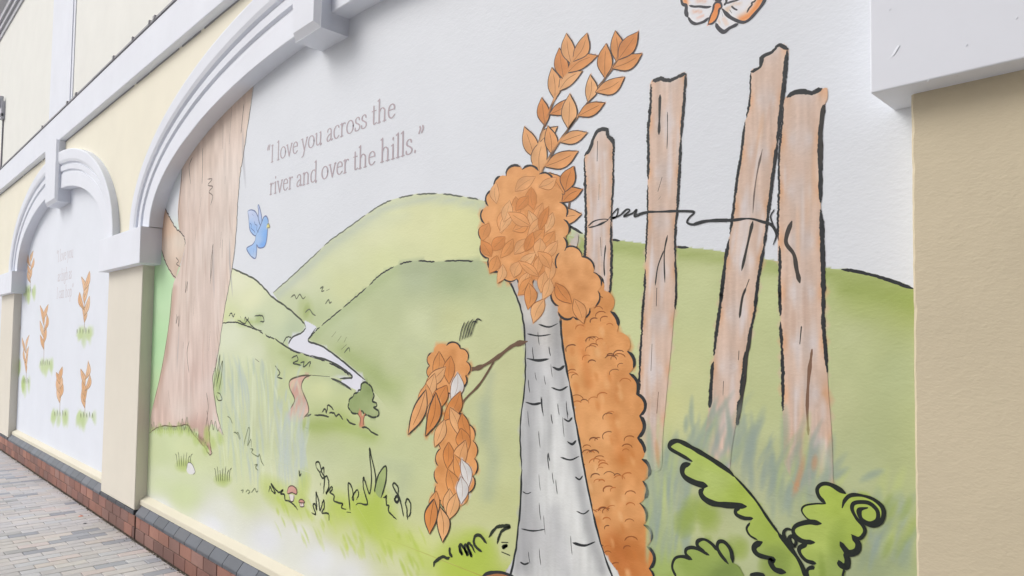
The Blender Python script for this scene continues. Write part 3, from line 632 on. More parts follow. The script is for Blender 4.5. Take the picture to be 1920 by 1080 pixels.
# grasses on the left and centre
p = Paint(15)
for i in range(120):
    x = random.uniform(415, 575); y = random.uniform(700, 930); k = random.choice([(192, 206, 192), (218, 228, 196), (180, 196, 196), (206, 218, 176), (184, 200, 182)])
    ln = random.uniform(60, 150); b_ = (x-500)*.1+random.uniform(-14, 10)
    if y-ln < 660+max(0, x-440)*.2: ln = max(30, y-(660+max(0, x-440)*.25))
    if x > 520 and y-ln < 760: ln = max(30, y-770)
    p.soft([(x, y), (x+b_*.3, y-ln*.5), (x+b_, y-ln)], random.uniform(.012, .03), k, random.uniform(.4, .75))
for i in range(60):                                    # mist blue grass near the middle
    x = random.uniform(525, 580); y = random.uniform(850, 935); ln = random.uniform(70, 130); k = random.choice([(190, 202, 198), (184, 198, 196), (206, 216, 180)])
    p.soft([(x, y), (x-4, y-ln*.5), (x+random.uniform(-16, 14), y-ln)], random.uniform(.012, .026), k, random.uniform(.3, .55))
p.build('painted_grass', MU, label='tall mist grey grass beside the painted trunk')
p = Paint(17)
GI = (78, 88, 58)
for q in (cB([(305, 620), (310, 560), (316, 500)]), cB([(312, 590), (322, 530), (330, 486), (324, 560), (315, 615)]), cB([(318, 600), (332, 540), (340, 512), (336, 570), (326, 630)]), cB([(318, 640), (330, 645), (338, 668), (322, 670), (314, 650)])): p.ink(q, .007, GI)
p.soft(cB([(314, 680), (320, 600), (326, 540)]), .10, (160, 184, 96), .6)
for (cx, cy, s, k) in ((345, 865, 1.0, .5), (418, 893, 1.1, .9)):
    p.blob(cx, cy+8, 20, 14, (176, 196, 110), .8)
    for j in range(7): p.ink([(cx-12+j*4, cy+10), (cx-14+j*4.5, cy-6-5*s*math.sin(j+1)), (cx-16+j*5.4, cy-14*s-4*math.sin(j*2.1))], .006, GI, n=4)
p.fill([(350, 880), (353, 868), (360, 870), (366, 884), (360, 889), (353, 887)], (226, 226, 226), .05); p.ink([(350, 880), (353, 868), (360, 870), (366, 884), (362, 890)], .006, (130, 132, 124))
for x_, y_ in ((300, 806), (318, 806), (336, 806), (352, 806), (366, 824), (384, 842), (398, 830), (412, 822)):
    p.soft([(x_, y_+14), (x_+1, y_), (x_+3, y_-12)], .09, (184, 204, 122), .75)
for i in range(26):
    x = 283+i*4.2; y = 806-2*math.sin(i*1.7)+(0 if x < 352 else (x-352)*.95)
    p.ink([(x, y), (x+1.5, y-random.uniform(6, 14)), (x+3.5, y+1)], .005, (112, 126, 76), n=3); p.soft([(x, y+8), (x+1, y-6)], .03, (178, 200, 112), .6)
p.blob(388, 815, 8, 22, (170, 192, 100), .8)
for q in ([(340, 812), (342, 785), (346, 806), (351, 782), (354, 812)], [(392, 806), (397, 788), (400, 806), (404, 790), (408, 808), (412, 800)], cB([(360, 735), (372, 745), (380, 765)]), cB([(385, 800), (400, 808), (410, 830)]), cC([(455, 795-780+60), (470, 80)]),
          cC([(60, 190), (68, 150), (90, 75), (98, 100), (84, 190), (104, 150), (108, 200)]), cC([(100, 210), (118, 215), (110, 235), (150, 260), (160, 245), (172, 290), (190, 320)]), cC([(0, 100), (12, 110), (24, 108), (38, 150)]), cC([(128, 315), (148, 312), (134, 330), (152, 350)]), cC([(40, 480), (56, 476), (50, 495)]), cC([(72, 490), (85, 475), (98, 488), (84, 500)]), cC([(108, 492), (130, 466), (140, 488), (152, 480)])):
    p.ink(q, .006, (118, 130, 96))
p.build('painted_grass', MU, label='low tufts of grass around the foot of the painted trunk')
# foreground plants, centre
p = Paint(19)
LIME = [(188, 208, 88), (176, 198, 76), (196, 212, 112)]
for q, wd, al in ((cC([(150, 400), (230, 480), (380, 560), (520, 600)]), .12, .55), (cC([(430, 600), (440, 450), (490, 370)]), .10, .5), (cC([(560, 620), (640, 600), (760, 640)]), .14, .5), (cC([(740, 600), (850, 600), (960, 620), (1080, 680)]), .16, .75), (cC([(900, 600), (930, 500), (950, 440)]), .06, .5), (cC([(760, 600), (770, 520)]), .05, .5), (cC([(1280, 960), (1420, 940), (1560, 920), (1760, 960)]), .16, .85), (cC([(1440, 900), (1560, 850), (1700, 850)]), .10, .8)):
    p.soft(q, wd, LIME[1], al)
for i in range(90):
    x, y = cC([(random.uniform(220, 1180), 0)])[0][0], 0; y = 940+ (x-504)*.33+random.uniform(-10, 75); ln = random.uniform(14, 40)
    p.soft([(x, y-ln), (x+ln*.25, y-ln*.5), (x+ln*.42, y)], random.uniform(.008, .022), random.choice(LIME), random.uniform(.25, .6))
for q in (cC([(220, 490), (228, 450), (240, 480), (262, 495), (235, 435), (262, 470), (285, 490), (312, 475), (296, 500), (320, 505), (325, 540), (352, 548), (385, 575), (408, 605)]), cC([(415, 348), (418, 385), (428, 370)]),
          cC([(525, 330), (524, 300), (545, 300), (560, 360), (576, 385), (566, 400), (545, 360), (525, 330)]), cC([(552, 360), (572, 330), (576, 372)]), cC([(552, 430), (552, 445)]), cC([(572, 500), (580, 400), (596, 390), (606, 450), (588, 500), (622, 455), (628, 475), (612, 490), (640, 512), (640, 545), (680, 560), (694, 566), (688, 590), (716, 600)]),
          cC([(496, 620), (522, 632), (505, 575), (518, 565), (528, 600), (524, 490), (540, 545), (550, 608), (572, 540), (576, 590), (560, 622), (604, 628), (606, 672)]), cC([(722, 618), (748, 620)]),
          cC([(742, 605), (730, 450), (738, 432), (758, 470), (764, 540), (758, 520), (786, 475), (798, 500), (784, 540)]), cC([(780, 572), (800, 560), (855, 565), (830, 470), (828, 395), (846, 440), (868, 500), (880, 400), (868, 212), (884, 280), (908, 400), (900, 485), (925, 380), (972, 322), (975, 400), (960, 470), (942, 525)]),
          cC([(955, 525), (972, 520), (975, 510), (978, 570), (992, 575), (990, 610), (1010, 635), (1044, 665)]), cC([(1052, 500), (1070, 560), (1086, 645)]), cC([(1112, 668), (1108, 600), (1100, 560), (1112, 532), (1130, 560), (1132, 620), (1118, 650)]), cC([(1052, 510), (1018, 450), (1030, 432), (1052, 460), (1054, 500)])):
    p.ink(q, .0105, (42, 52, 36), wob=.25)
p.ink(cC([(1030, 530), (1044, 515), (1056, 535), (1044, 555), (1030, 540), (1034, 525)]), .014, (34, 40, 34))
for q in (cC([(905, 480), (930, 380), (972, 325), (972, 400), (945, 520)]),): p.fill(q, idw([(705, 900, 150, 172, 96), (718, 890, 166, 186, 110)]), .02)
p.ink(cC([(900, 485), (925, 380), (972, 322), (975, 400), (960, 470), (942, 525)]), .0105, (42, 52, 36))
for q in (cC([(1280, 970), (1290, 935), (1340, 905), (1370, 915), (1384, 905)]), cC([(1385, 845), (1384, 880), (1400, 905)]), cC([(1440, 835), (1450, 870), (1462, 888), (1448, 840), (1462, 830), (1490, 880), (1498, 890), (1478, 845), (1490, 830), (1520, 896), (1518, 880), (1500, 828), (1514, 820), (1548, 880)]), cC([(1588, 870), (1550, 840), (1538, 800), (1550, 770), (1580, 770), (1622, 820)]), cC([(1635, 780), (1680, 720), (1730, 706), (1770, 710), (1720, 740), (1696, 790), (1688, 822)]), cC([(1718, 812), (1758, 812)]), cC([(1722, 850), (1752, 832), (1718, 842)]), cC([(1718, 872), (1770, 896)])):
    p.ink(q, .016, (36, 46, 30), wob=.3)
p.build('painted_grass', MU, label='inked grass and leaves along the middle bottom of the mural')
for (q, st) in ((cC([(338, 490), (350, 455), (376, 450), (398, 470), (398, 502), (368, 492), (345, 500)]), cC([(352, 505), (360, 545), (378, 545), (382, 510)])), (cC([(412, 555), (420, 538), (438, 538), (450, 556), (432, 558)]), cC([(420, 560), (424, 582), (446, 580), (442, 560)]))):
    p = Paint(24); p.fill(st, (226, 220, 214), .03); p.fill(q, idw([(545, 915, 214, 164, 150), (560, 925, 204, 148, 136)]), .03); p.ink(q+[q[0]], .007, (96, 76, 66)); p.ink(st, .006, (96, 86, 78)); p.build('painted_mushroom', MU)

# ------------------------------------------------------------------ generic autumn tree standing in for the figures
OR = [(228, 160, 98), (222, 150, 84), (230, 168, 110), (215, 138, 70), (233, 176, 120)]
def leaf(p, bx, by, ang, L, wd, col=None, w_=.0055, ink=(60, 52, 46)):
    """one painted leaf: base, direction and size in photograph pixels"""
    c, s_ = math.cos(ang), math.sin(ang); P_ = lambda u, v: (bx+u*c-v*s_, by+u*s_+v*c)
    col = col or random.choice(OR); bd = random.uniform(-.12, .12)*L
    lft = [P_(u*L, wd*h_+bd*math.sin(u*3.14)) for u, h_ in ((.08, .25), (.3, .85), (.5, 1), (.72, .75), (.9, .3))]
    rgt = [P_(u*L, -wd*h_+bd*math.sin(u*3.14)) for u, h_ in ((.9, .3), (.72, .75), (.5, 1), (.3, .85), (.08, .25))]
    tip = P_(L*1.02, 0); base = P_(0, 0); k = np.array(col, float)
    m1, m2 = P_(L*.3, 0), P_(L*.8, 0)
    p.fill([base]+lft+[tip]+rgt, idw([(*m1, *(k*.96)), (*m2, *k), (*lft[2], *(k*1.05)), (*rgt[2], *(k*.90))], grain=9, gs=9), .014, n=4)
    p.ink([base]+lft+[tip], w_, ink, n=4); p.ink([base]+rgt[::-1]+[tip], w_*.8, ink, n=4)
    p.ink([base, P_(L*.45, bd), P_(L*.8, bd*.6)], w_*.45, (140, 84, 40), n=4)
p = Paint(26)
# orange shrub standing behind the pale trunk
def scallop(c, n_lobes, r0, amp):
    """outline of leafy lobes round a closed list of points"""
    q = smooth(c, 8, True); L = np.concatenate([[0], np.cumsum(np.hypot(*np.diff(np.vstack([q, q[:1]]), axis=0).T))]); out = []; arcs = []
    for i in range(n_lobes):
        s0, s1 = L[-1]*i/n_lobes, L[-1]*(i+1)/n_lobes; arc = []
        for t_ in np.linspace(0, 1, 9):
            u = s0+(s1-s0)*t_; k = min(int(np.searchsorted(L, u, side='right'))-1, len(q)-1); a_, b_ = q[k], q[(k+1) % len(q)]; f_ = (u-L[k])/max(L[k+1]-L[k], 1e-6)
            d = b_-a_; d = d/max(np.hypot(*d), 1e-6); nrm = np.array([d[1], -d[0]])*r0
            arc.append(tuple(a_+(b_-a_)*f_+nrm*amp*math.sin(math.pi*t_)**.7))
        out += arc[:-1]; arcs.append(arc)
    return out, arcs
def clump(p, c, n_lobes, amp, fn, sp=.012, w_=.012, skip=.1, sign=1):
    o, arcs = scallop(c, n_lobes, sign, amp); p.fill(o, fn, sp, sm=False)
    for a_ in arcs:
        if random.random() > skip: p.ink(a_[:random.randint(7, 9)], w_*random.uniform(.7, 1.2), INK, sm=False, jit=.35)
ORB = idw([(1060, 560, 226, 160, 98), (1110, 600, 222, 152, 86), (1090, 700, 228, 166, 104), (1150, 720, 218, 150, 88), (1130, 820, 226, 164, 104), (1180, 850, 212, 142, 78), (1170, 960, 222, 158, 98), (1180, 1050, 206, 130, 66), (1100, 900, 226, 168, 110), (1040, 480, 222, 154, 90)],
    ops=[([(1090, 640), (1105, 720)], 10, (206, 124, 56), .6), ([(1150, 780), (1165, 860)], 10, (206, 128, 62), .5), ([(1150, 1010), (1180, 1080)], 16, (198, 118, 56), .6)], streak=(22, 40, 16), grain=10, gs=12)
clump(p, [(1065, 505), (1110, 520), (1140, 560), (1150, 610), (1175, 650), (1182, 710), (1200, 760), (1196, 830), (1208, 880), (1200, 950), (1212, 1010), (1206, 1100), (1080, 1110), (1050, 900), (1040, 700), (1040, 560)], 34, 11, ORB, w_=.015)
for i in range(90):
    y = random.uniform(560, 1070); x1 = np.interp(y, [560, 650, 760, 900, 1080], [1130, 1160, 1185, 1192, 1196]); x = random.uniform(1070, x1); r_ = random.uniform(6, 13); a0 = random.uniform(2.6, 3.6)
    p.ink([(x+r_*math.cos(a0+t_), y+r_*.8*math.sin(a0+t_)) for t_ in (0, .7, 1.4, 2.1, 2.6)], random.uniform(.003, .006), random.choice([(150, 84, 36), (120, 72, 40), (190, 110, 50)]), n=3)
for i in range(50):
    y = random.uniform(570, 1080); x1 = np.interp(y, [560, 650, 760, 900, 1080], [1125, 1155, 1180, 1188, 1192]); x = random.uniform(1065, x1)
    p.soft([(x, y), (x+4, y+10), (x+6, y+22)], random.uniform(.01, .02), random.choice([(238, 186, 130), (204, 122, 54), (240, 196, 144), (210, 130, 64)]), .45)
# pale trunk, forked at the top and flared at the root
bark = [(952, 1100), (966, 1040), (975, 960), (979, 880), (976, 800), (985, 720), (986, 650), (980, 590), (962, 540), (940, 500), (932, 470), (950, 480), (975, 515), (996, 530), (998, 490), (990, 430), (1004, 428), (1018, 480), (1026, 520), (1046, 500), (1070, 455), (1084, 440), (1082, 462), (1062, 520), (1052, 580), (1056, 650), (1068, 720), (1082, 800), (1096, 880), (1112, 960), (1130, 1030), (1156, 1100)]
def barkcol(px, py):
    return idw([(1000, 700, 210, 212, 214), (1050, 800, 224, 227, 227), (1060, 950, 228, 231, 230), (1000, 1000, 198, 200, 202), (1100, 1000, 222, 225, 224), (960, 520, 190, 186, 182), (1010, 600, 204, 202, 198), (1060, 480, 200, 190, 180)],
               ops=[([(992, 620), (996, 720), (992, 820), (990, 940), (980, 1060)], 18, (152, 154, 158), .6), ([(1010, 540), (1000, 450)], 8, (150, 146, 144), .5), ([(1022, 720), (1030, 800), (1020, 860)], 12, (170, 172, 174), .5), ([(1040, 560), (1050, 700), (1078, 860), (1108, 1000), (1130, 1070)], 12, (150, 152, 156), .55), ([(1040, 960), (1060, 1070)], 16, (184, 186, 190), .5)], streak=(9, 70, 14), grain=7)(px, py)
p.fill(bark, barkcol, .009, n=4)
for q in (bark[:4], bark[3:7], bark[6:11], bark[11:13], bark[13:16], bark[16:20], bark[22:27], bark[26:30], bark[29:]): p.ink(q, random.uniform(.009, .014), (34, 40, 42), wob=.3, jit=.35)
for i in range(15):                                    # horizontal bark scars
    y = 600+i*32+random.uniform(-9, 9); x = np.interp(y, [600, 800, 1080], [990, 985, 975]); X1_ = np.interp(y, [600, 800, 1080], [1048, 1078, 1130]); l = random.uniform(16, 44)
    if random.random() < .5: p.ink([(x, y), (x+l*.5, y+4), (x+l, y+1)], random.uniform(.006, .012), INK, n=4, jit=.5)
    else: p.ink([(X1_-l, y), (X1_-l*.5, y+5), (X1_-2, y-2)], random.uniform(.006, .012), INK, n=4, jit=.5)
for i in range(26):
    y = random.uniform(620, 1060); x = random.uniform(990, np.interp(y, [600, 800, 1080], [1040, 1070, 1120])); l = random.uniform(14, 40)
    p.ink([(x, y), (x+1, y+l*.5), (x+3, y+l)], random.uniform(.003, .006), INK, n=3)
p.fill([(905, 1100), (906, 1080), (925, 1073), (950, 1075), (966, 1085), (966, 1100)], (168, 112, 70), .02); p.ink([(903, 1084), (915, 1075), (940, 1073), (966, 1082)], .016)
for q, wd in (([(990, 640), (962, 648), (930, 672), (896, 690), (868, 690), (842, 676)], .022), ([(930, 672), (900, 720), (870, 752), (850, 790), (844, 850), (838, 960)], .013), ([(985, 440), (990, 360), (1005, 290), (1030, 210), (1062, 140), (1085, 90)], .014), ([(1000, 430), (1005, 350), (1040, 280), (1090, 210), (1140, 140), (1180, 85)], .014), ([(1060, 450), (1066, 400), (1072, 340)], .012), ([(945, 490), (935, 420), (922, 370)], .012)):
    p.ink(q, wd, (108, 82, 62), jit=.4)
p.build('painted_tree', MU, label='pale trunked autumn tree with orange leaves painted in the middle of the mural')
p = Paint(32)
def twig_leaves(p, path, n, L0, L1, wd, spread, flip=1):
    q = smooth(path, 8)
    for i in range(n):
        t_ = (i+.4)/n; k = int(t_*(len(q)-2)); a = q[k]; d = q[k+1]-a; an = math.atan2(d[1], d[0]); s_ = 1 if i % 2 else -1
        L = random.uniform(L0, L1)
        leaf(p, a[0], a[1], an+s_*spread*random.uniform(.7, 1.2), L, L*wd)
    a = q[-1]; d = q[-1]-q[-3]; leaf(p, a[0]-d[0], a[1]-d[1], math.atan2(d[1], d[0]), L1*.9, L1*wd*.9)
twig_leaves(p, [(1000, 310), (1030, 215), (1058, 150), (1080, 105)], 9, 46, 66, .22, .62)
twig_leaves(p, [(1008, 335), (1045, 275), (1090, 210), (1140, 140), (1165, 105)], 11, 50, 72, .22, .6)
twig_leaves(p, [(1025, 430), (1050, 390), (1064, 350)], 5, 42, 56, .28, .8)
# rounded crown of overlapping leaves
CR = idw([(940, 380, 228, 164, 102), (990, 420, 218, 146, 80), (1030, 380, 226, 160, 98), (930, 480, 224, 158, 96), (1000, 500, 214, 142, 78), (1040, 460, 228, 168, 110)], streak=(22, 30, 18), grain=10, gs=10)
clump(p, [(980, 318), (1025, 335), (1052, 385), (1058, 440), (1040, 490), (1000, 525), (950, 515), (915, 480), (908, 430), (922, 370), (950, 330)], 17, 10, CR, w_=.010)
clump(p, [(1060, 470), (1100, 490), (1122, 540), (1100, 585), (1060, 590), (1040, 540)], 9, 8, CR, w_=.009)
clump(p, [(838, 648), (866, 656), (876, 690), (862, 725), (830, 728), (808, 700), (812, 664)], 9, 7, CR, w_=.008)
clump(p, [(850, 780), (880, 800), (890, 860), (880, 920), (852, 950), (826, 935), (822, 880), (832, 820)], 12, 7, CR, w_=.008)
for (x, y) in [(x, y) for y in range(350, 560, 25) for x in range(915, 1065, 25)]:
    x += random.uniform(-9, 9); y += random.uniform(-9, 9)
    if ((x-985)/72)**2+((y-440)/108)**2 < 1 and not (y > 520 and x < 960):
        leaf(p, x, y, random.uniform(1.0, 2.4) if random.random() < .7 else random.uniform(-2.6, -.5), random.uniform(34, 50), random.uniform(8, 12), w_=.003, ink=(176, 108, 54))
for q in ((1060, 560, .9), (1095, 590, 1.2), (1040, 590, 2.0), (1010, 560, 1.6)): leaf(p, q[0]-18, q[1]-30, q[2], 50, 12, w_=.004, ink=(150, 92, 46))
# hanging sprays below the bough
for (x, y) in [(826, 655), (850, 668), (836, 690), (862, 700), (818, 700), (842, 720), (868, 735), (802, 720), (822, 745), (845, 760), (868, 770), (838, 790), (862, 800), (845, 825), (872, 825), (850, 855), (868, 860), (838, 880), (862, 890), (842, 915), (822, 920), (858, 925)]:
    if y < 760: an = random.uniform(1.5, 2.4)
    else: an = random.uniform(1.2, 2.0)
    leaf(p, x+random.uniform(-4, 4), y+random.uniform(-4, 4), an, random.uniform(46, 66), random.uniform(10, 14), w_=.0045, ink=(120, 76, 44), col=random.choice(OR+[(226, 226, 226), (222, 220, 218)]) if x > 855 else None)
for (x, y, an, L) in ((800, 730, 1.95, 90), (818, 735, 1.8, 84), (815, 935, 1.7, 66), (826, 950, 1.5, 66)): leaf(p, x, y, an, L, 12, w_=.009)
for i in range(5): p.ink([(862+i*5, 640-i*2), (866+i*7, 620-i*5), (872+i*8, 604-(i % 3)*3)], .006)
p.build('painted_leaves', MU, label='orange leaves of the painted autumn tree')

# ------------------------------------------------------------------ fence posts
def post(outline, seedc, left, right, topi, knots, fade, label, extra=()):
    p = Paint(22)
    xs = [q[0] for q in outline]; ys = [q[1] for q in outline]; cx = sum(xs)/len(xs)
    pts = []
    L_s, R_s = np.array(left, float), np.array(right, float)
    for y in np.linspace(min(ys), max(ys), 9):
        xl = np.interp(y, *L_s[np.argsort(L_s[:, 1])].T[::-1]); xr = np.interp(y, *R_s[np.argsort(R_s[:, 1])].T[::-1])
        pts += [(xl+2, y, 220, 172, 134), (xl+(xr-xl)*.28, y, 216, 203, 198), (xl+(xr-xl)*.5, y, 208, 190, 180), (xl+(xr-xl)*.72, y, 216, 204, 200), (xr-2, y, 216, 170, 134)]
    al = (lambda a, b_: np.clip((fade[1]-b_-(vnoise(a*1.3, b_*.15, 7)-.5)*90)/(fade[1]-fade[0]), 0, 1)) if fade else None
    p.fill(outline, idw(pts, 3.2, ops=extra, streak=(7, 110, 20), grain=5, gs=8), .012, n=4, alpha=al, ratio=.6)
    for q, w_ in left_ink(left): p.ink(q, w_, INK, wob=.5, jit=.4)
    for q, w_ in left_ink(right): p.ink(q, w_, INK, wob=.5, jit=.4)
    p.ink(topi, .016, INK, wob=.5, jit=.5)
    for k in knots: p.ink(k[0], k[1], (52, 50, 48) if len(k) < 3 else k[2], jit=.5)
    for i in range(14):
        y0 = random.uniform(min(ys)+25, max(ys)-170); xl = np.interp(y0, *L_s[np.argsort(L_s[:, 1])].T[::-1]); xr = np.interp(y0, *R_s[np.argsort(R_s[:, 1])].T[::-1]); x = random.uniform(xl+8, xr-8)
        y1 = y0+random.uniform(50, 150); dx = np.interp(y1, *L_s[np.argsort(L_s[:, 1])].T[::-1])-xl
        p.soft([(x, y0), (x+dx*.5, (y0+y1)/2), (x+dx, y1)], random.uniform(.006, .016), random.choice([(224, 217, 219), (204, 174, 156), (226, 220, 222), (222, 184, 152), (220, 210, 210)]), random.uniform(.35, .7))
    p.build('painted_fence_post', MU, label=label)
_gap = [0]
def left_ink(side):
    q = smooth(side, 5); n = len(q); out = []; i = 0
    while i < n-3:
        l = random.randint(8, 22); out.append((q[i:min(n, i+l+1)], random.choice([.009, .012, .015]))); i += l+(1 if random.random() < .5 else 0)
    return [(list(map(tuple, a)), w_) for a, w_ in out if len(a) > 2 and a[-1][1] < 790+60*math.sin(len(a))]
l1 = [(1096, 295), (1098, 360), (1099, 430), (1097, 500), (1104, 560), (1112, 610)]; r1 = [(1150, 275), (1150, 340), (1146, 420), (1147, 500), (1143, 560), (1140, 605)]
post([(1096, 300), (1104, 285), (1112, 265), (1120, 246), (1137, 243), (1142, 256), (1150, 268), (1150, 340), (1147, 420), (1147, 500), (1143, 560), (1140, 620), (1112, 615), (1104, 560), (1097, 500), (1099, 430), (1098, 360)], 0, l1, r1, [(1096, 292), (1106, 280), (1120, 247), (1136, 243), (1141, 256), (1150, 266), (1152, 285)],
     [(cD([(842, 530), (840, 605)]), .009), (cD([(852, 890), (856, 960)]), .006), (cD([(872, 920), (866, 985), (868, 1035)]), .008), (cD([(848, 690), (846, 750)]), .004)], None, 'shortest painted fence post, leftmost of the row')
l2 = cF([(82, 320), (80, 400), (72, 480), (72, 600), (70, 720), (68, 840), (62, 960), (58, 1080)])+cG([(50, 100), (42, 260), (36, 400), (34, 450)]); r2 = cF([(212, 280), (204, 400), (194, 520), (188, 640), (182, 760), (172, 900), (176, 1080)])+cG([(172, 80), (160, 200), (150, 300), (138, 400), (120, 600)])
post(cF([(82, 306), (120, 298), (160, 300), (212, 276), (204, 400), (194, 520), (188, 640), (180, 760), (172, 900), (176, 1080)])+cG([(168, 100), (158, 220), (140, 400), (126, 560), (118, 680), (60, 660), (40, 560), (36, 430), (44, 200)])+cF([(60, 1040), (62, 960), (70, 720), (72, 500), (80, 400)]), 0, l2, r2, cF([(88, 304), (120, 296), (150, 302), (180, 290), (214, 276)]),
     [(cF([(116, 356), (114, 430), (112, 505)]), .013), (cF([(144, 420), (144, 500), (142, 560)]), .004), (cF([(124, 664), (108, 718)]), .006), (cF([(118, 738), (110, 748)]), .007), (cF([(144, 882), (132, 950), (134, 1060)]), .007), (cF([(130, 940), (108, 1000), (98, 1070)]), .006), (cG([(104, 0), (102, 68)]), .009), (cG([(86, 210), (82, 310)]), .007, (120, 92, 76)), (cG([(110, 390), (104, 470)]), .007, (120, 92, 76))],
     (800, 870), 'painted fence post second from the left, behind the curl of wire')
l3 = cF([(456, 275), (452, 380), (432, 480), (420, 580), (404, 680), (392, 780), (378, 880), (362, 970), (350, 1070)])+cG([(342, 60), (326, 180), (312, 300), (304, 420), (298, 480)]); r3 = cF([(592, 190), (580, 320), (566, 440), (552, 560), (536, 680), (522, 790), (512, 880), (492, 1000), (480, 1075)])+cG([(472, 80), (455, 160), (436, 250), (424, 340), (412, 440), (404, 515)])
post(cF([(456, 272), (468, 262), (490, 248), (500, 215), (530, 196), (560, 172), (594, 186), (580, 320), (566, 440), (552, 560), (536, 680), (522, 790), (512, 880), (492, 1000)])+cG([(478, 0), (466, 120), (440, 240), (424, 340), (404, 480), (385, 600), (368, 700), (300, 690), (276, 620), (290, 520), (306, 400), (326, 180)])+cF([(350, 1070), (378, 880), (404, 680), (432, 480), (452, 380)]), 0, l3, r3, cF([(458, 270), (492, 250), (500, 214), (535, 196), (562, 170), (596, 186)]),
     [(cF([(500, 560), (482, 640), (470, 720), (464, 800)]), .007, (120, 104, 96)), (cF([(464, 830), (448, 900), (430, 980), (422, 1015)]), .011), (cF([(450, 1048), (438, 1080)]), .009), (cG([(438, 0), (424, 40), (414, 112)]), .009), (cG([(412, 236), (410, 270)]), .008), (cG([(354, 350), (352, 402)]), .007), (cG([(460, 150), (440, 260), (432, 350), (404, 512)]), .013)],
     (860, 905), 'tallest painted fence post leaning right, third from the left')
l4 = cF([(580, 400), (572, 480), (562, 600), (562, 720), (558, 860), (566, 960), (564, 1070)])+cG([(566, 60), (570, 180), (576, 320), (576, 460)]); r4 = cF([(732, 392), (718, 480), (716, 600), (718, 760), (724, 900), (728, 1070)])+cG([(728, 130), (738, 260), (746, 400), (756, 540), (762, 640)])
post(cF([(582, 376), (605, 356), (640, 346), (690, 348), (722, 334), (742, 332), (744, 370), (734, 392), (718, 480), (716, 600), (718, 760), (724, 900), (728, 1070)])+cG([(730, 130), (740, 260), (748, 400), (760, 560), (764, 700), (760, 780), (640, 760), (584, 660), (580, 560), (576, 400), (570, 180)])+cF([(564, 1070), (558, 860), (562, 720), (562, 600), (572, 480)]), 0, l4, r4, cF([(592, 366), (625, 346), (660, 344), (690, 348), (722, 333)]),
     [(cF([(610, 830), (592, 880), (590, 915), (618, 955), (628, 1010), (640, 1060)]), .015, (64, 58, 54)), (cF([(728, 395), (720, 480), (718, 620)]), .015), (cG([(646, 145), (640, 210)]), .013), (cG([(686, 230), (674, 330), (668, 440), (672, 550)]), .013, (128, 96, 76))],
     (850, 930), 'wide painted fence post, rightmost of the row', extra=[([(1500, 820), (1500, 900)], 16, (206, 156, 118), .5), ([(1545, 830), (1548, 870)], 9, (226, 218, 216), .7)])
# wire
p = Paint(27)
for q, w_ in ((cD([(805, 850), (828, 830), (862, 822), (880, 826), (840, 846), (808, 854)]), .008), (cD([(880, 826), (900, 800), (918, 782), (912, 812), (896, 818), (925, 808), (950, 786), (962, 790), (940, 812), (972, 800), (988, 786), (980, 812), (1010, 802), (1030, 800)]), .009), (cF([(20, 806), (60, 796), (120, 794), (180, 792), (235, 793), (242, 800), (225, 816), (218, 835), (245, 842), (300, 828), (385, 826), (450, 820), (500, 832), (535, 845), (552, 880), (540, 918)]), .010), (cF([(545, 785), (530, 812), (540, 846)]), .005), (cF([(240, 840), (300, 828), (380, 826)]), .013)):
    p.ink(q, w_, INK, jit=.5)
p.build('painted_wire', MU)
# mist blue grass round the posts
p = Paint(29)
for i in range(150):
    r = random.random()
    if r < .36: x, y, ln = random.uniform(1208, 1290), random.uniform(860, 1085), random.uniform(60, 150)
    elif r < .62: x, y, ln = random.uniform(1290, 1440), random.uniform(840, 930), random.uniform(60, 130)
    elif r < .85: x, y, ln = random.uniform(1430, 1560), random.uniform(880, 980), random.uniform(60, 130)
    else: x, y, ln = random.uniform(1600, 1700), random.uniform(960, 1080), random.uniform(50, 110)
    if x < 1300: ln = min(ln, y-790)
    b_ = random.uniform(-10, 60) if x > 1290 else random.uniform(-12, 30)
    p.soft([(x, y), (x+b_*.3, y-ln*.5), (x+b_, y-ln)], random.uniform(.008, .02), random.choice([(152, 168, 158), (146, 164, 158), (160, 176, 160), (190, 204, 136), (156, 172, 150)]), random.uniform(.4, .75))
for q in (cG([(256, 560), (300, 490), (336, 400)]), cG([(388, 640), (376, 520), (360, 405)]), cG([(236, 395), (232, 480), (240, 550)]), cG([(210, 550), (216, 470)]), cG([(960, 680), (910, 700), (860, 728)]), cG([(830, 670), (780, 700), (770, 720)])):
    p.soft(q, .013, (150, 168, 156), .75)
for i in range(24):
    x, y = random.uniform(1590, 1700), random.uniform(970, 1075); p.soft([(x, y), (x+22, y-50)], .012, random.choice([(150, 172, 80), (150, 166, 140), (172, 186, 120)]), .5)
for q in (cG([(660, 620), (640, 700), (610, 790)]), cG([(700, 620), (690, 690)]), cG([(622, 770), (634, 720)]), cG([(100, 560), (112, 680)])): p.soft(q, .012, (208, 150, 108), .6)
p.build('painted_grass', MU, label='mist blue grass around the feet of the fence posts')
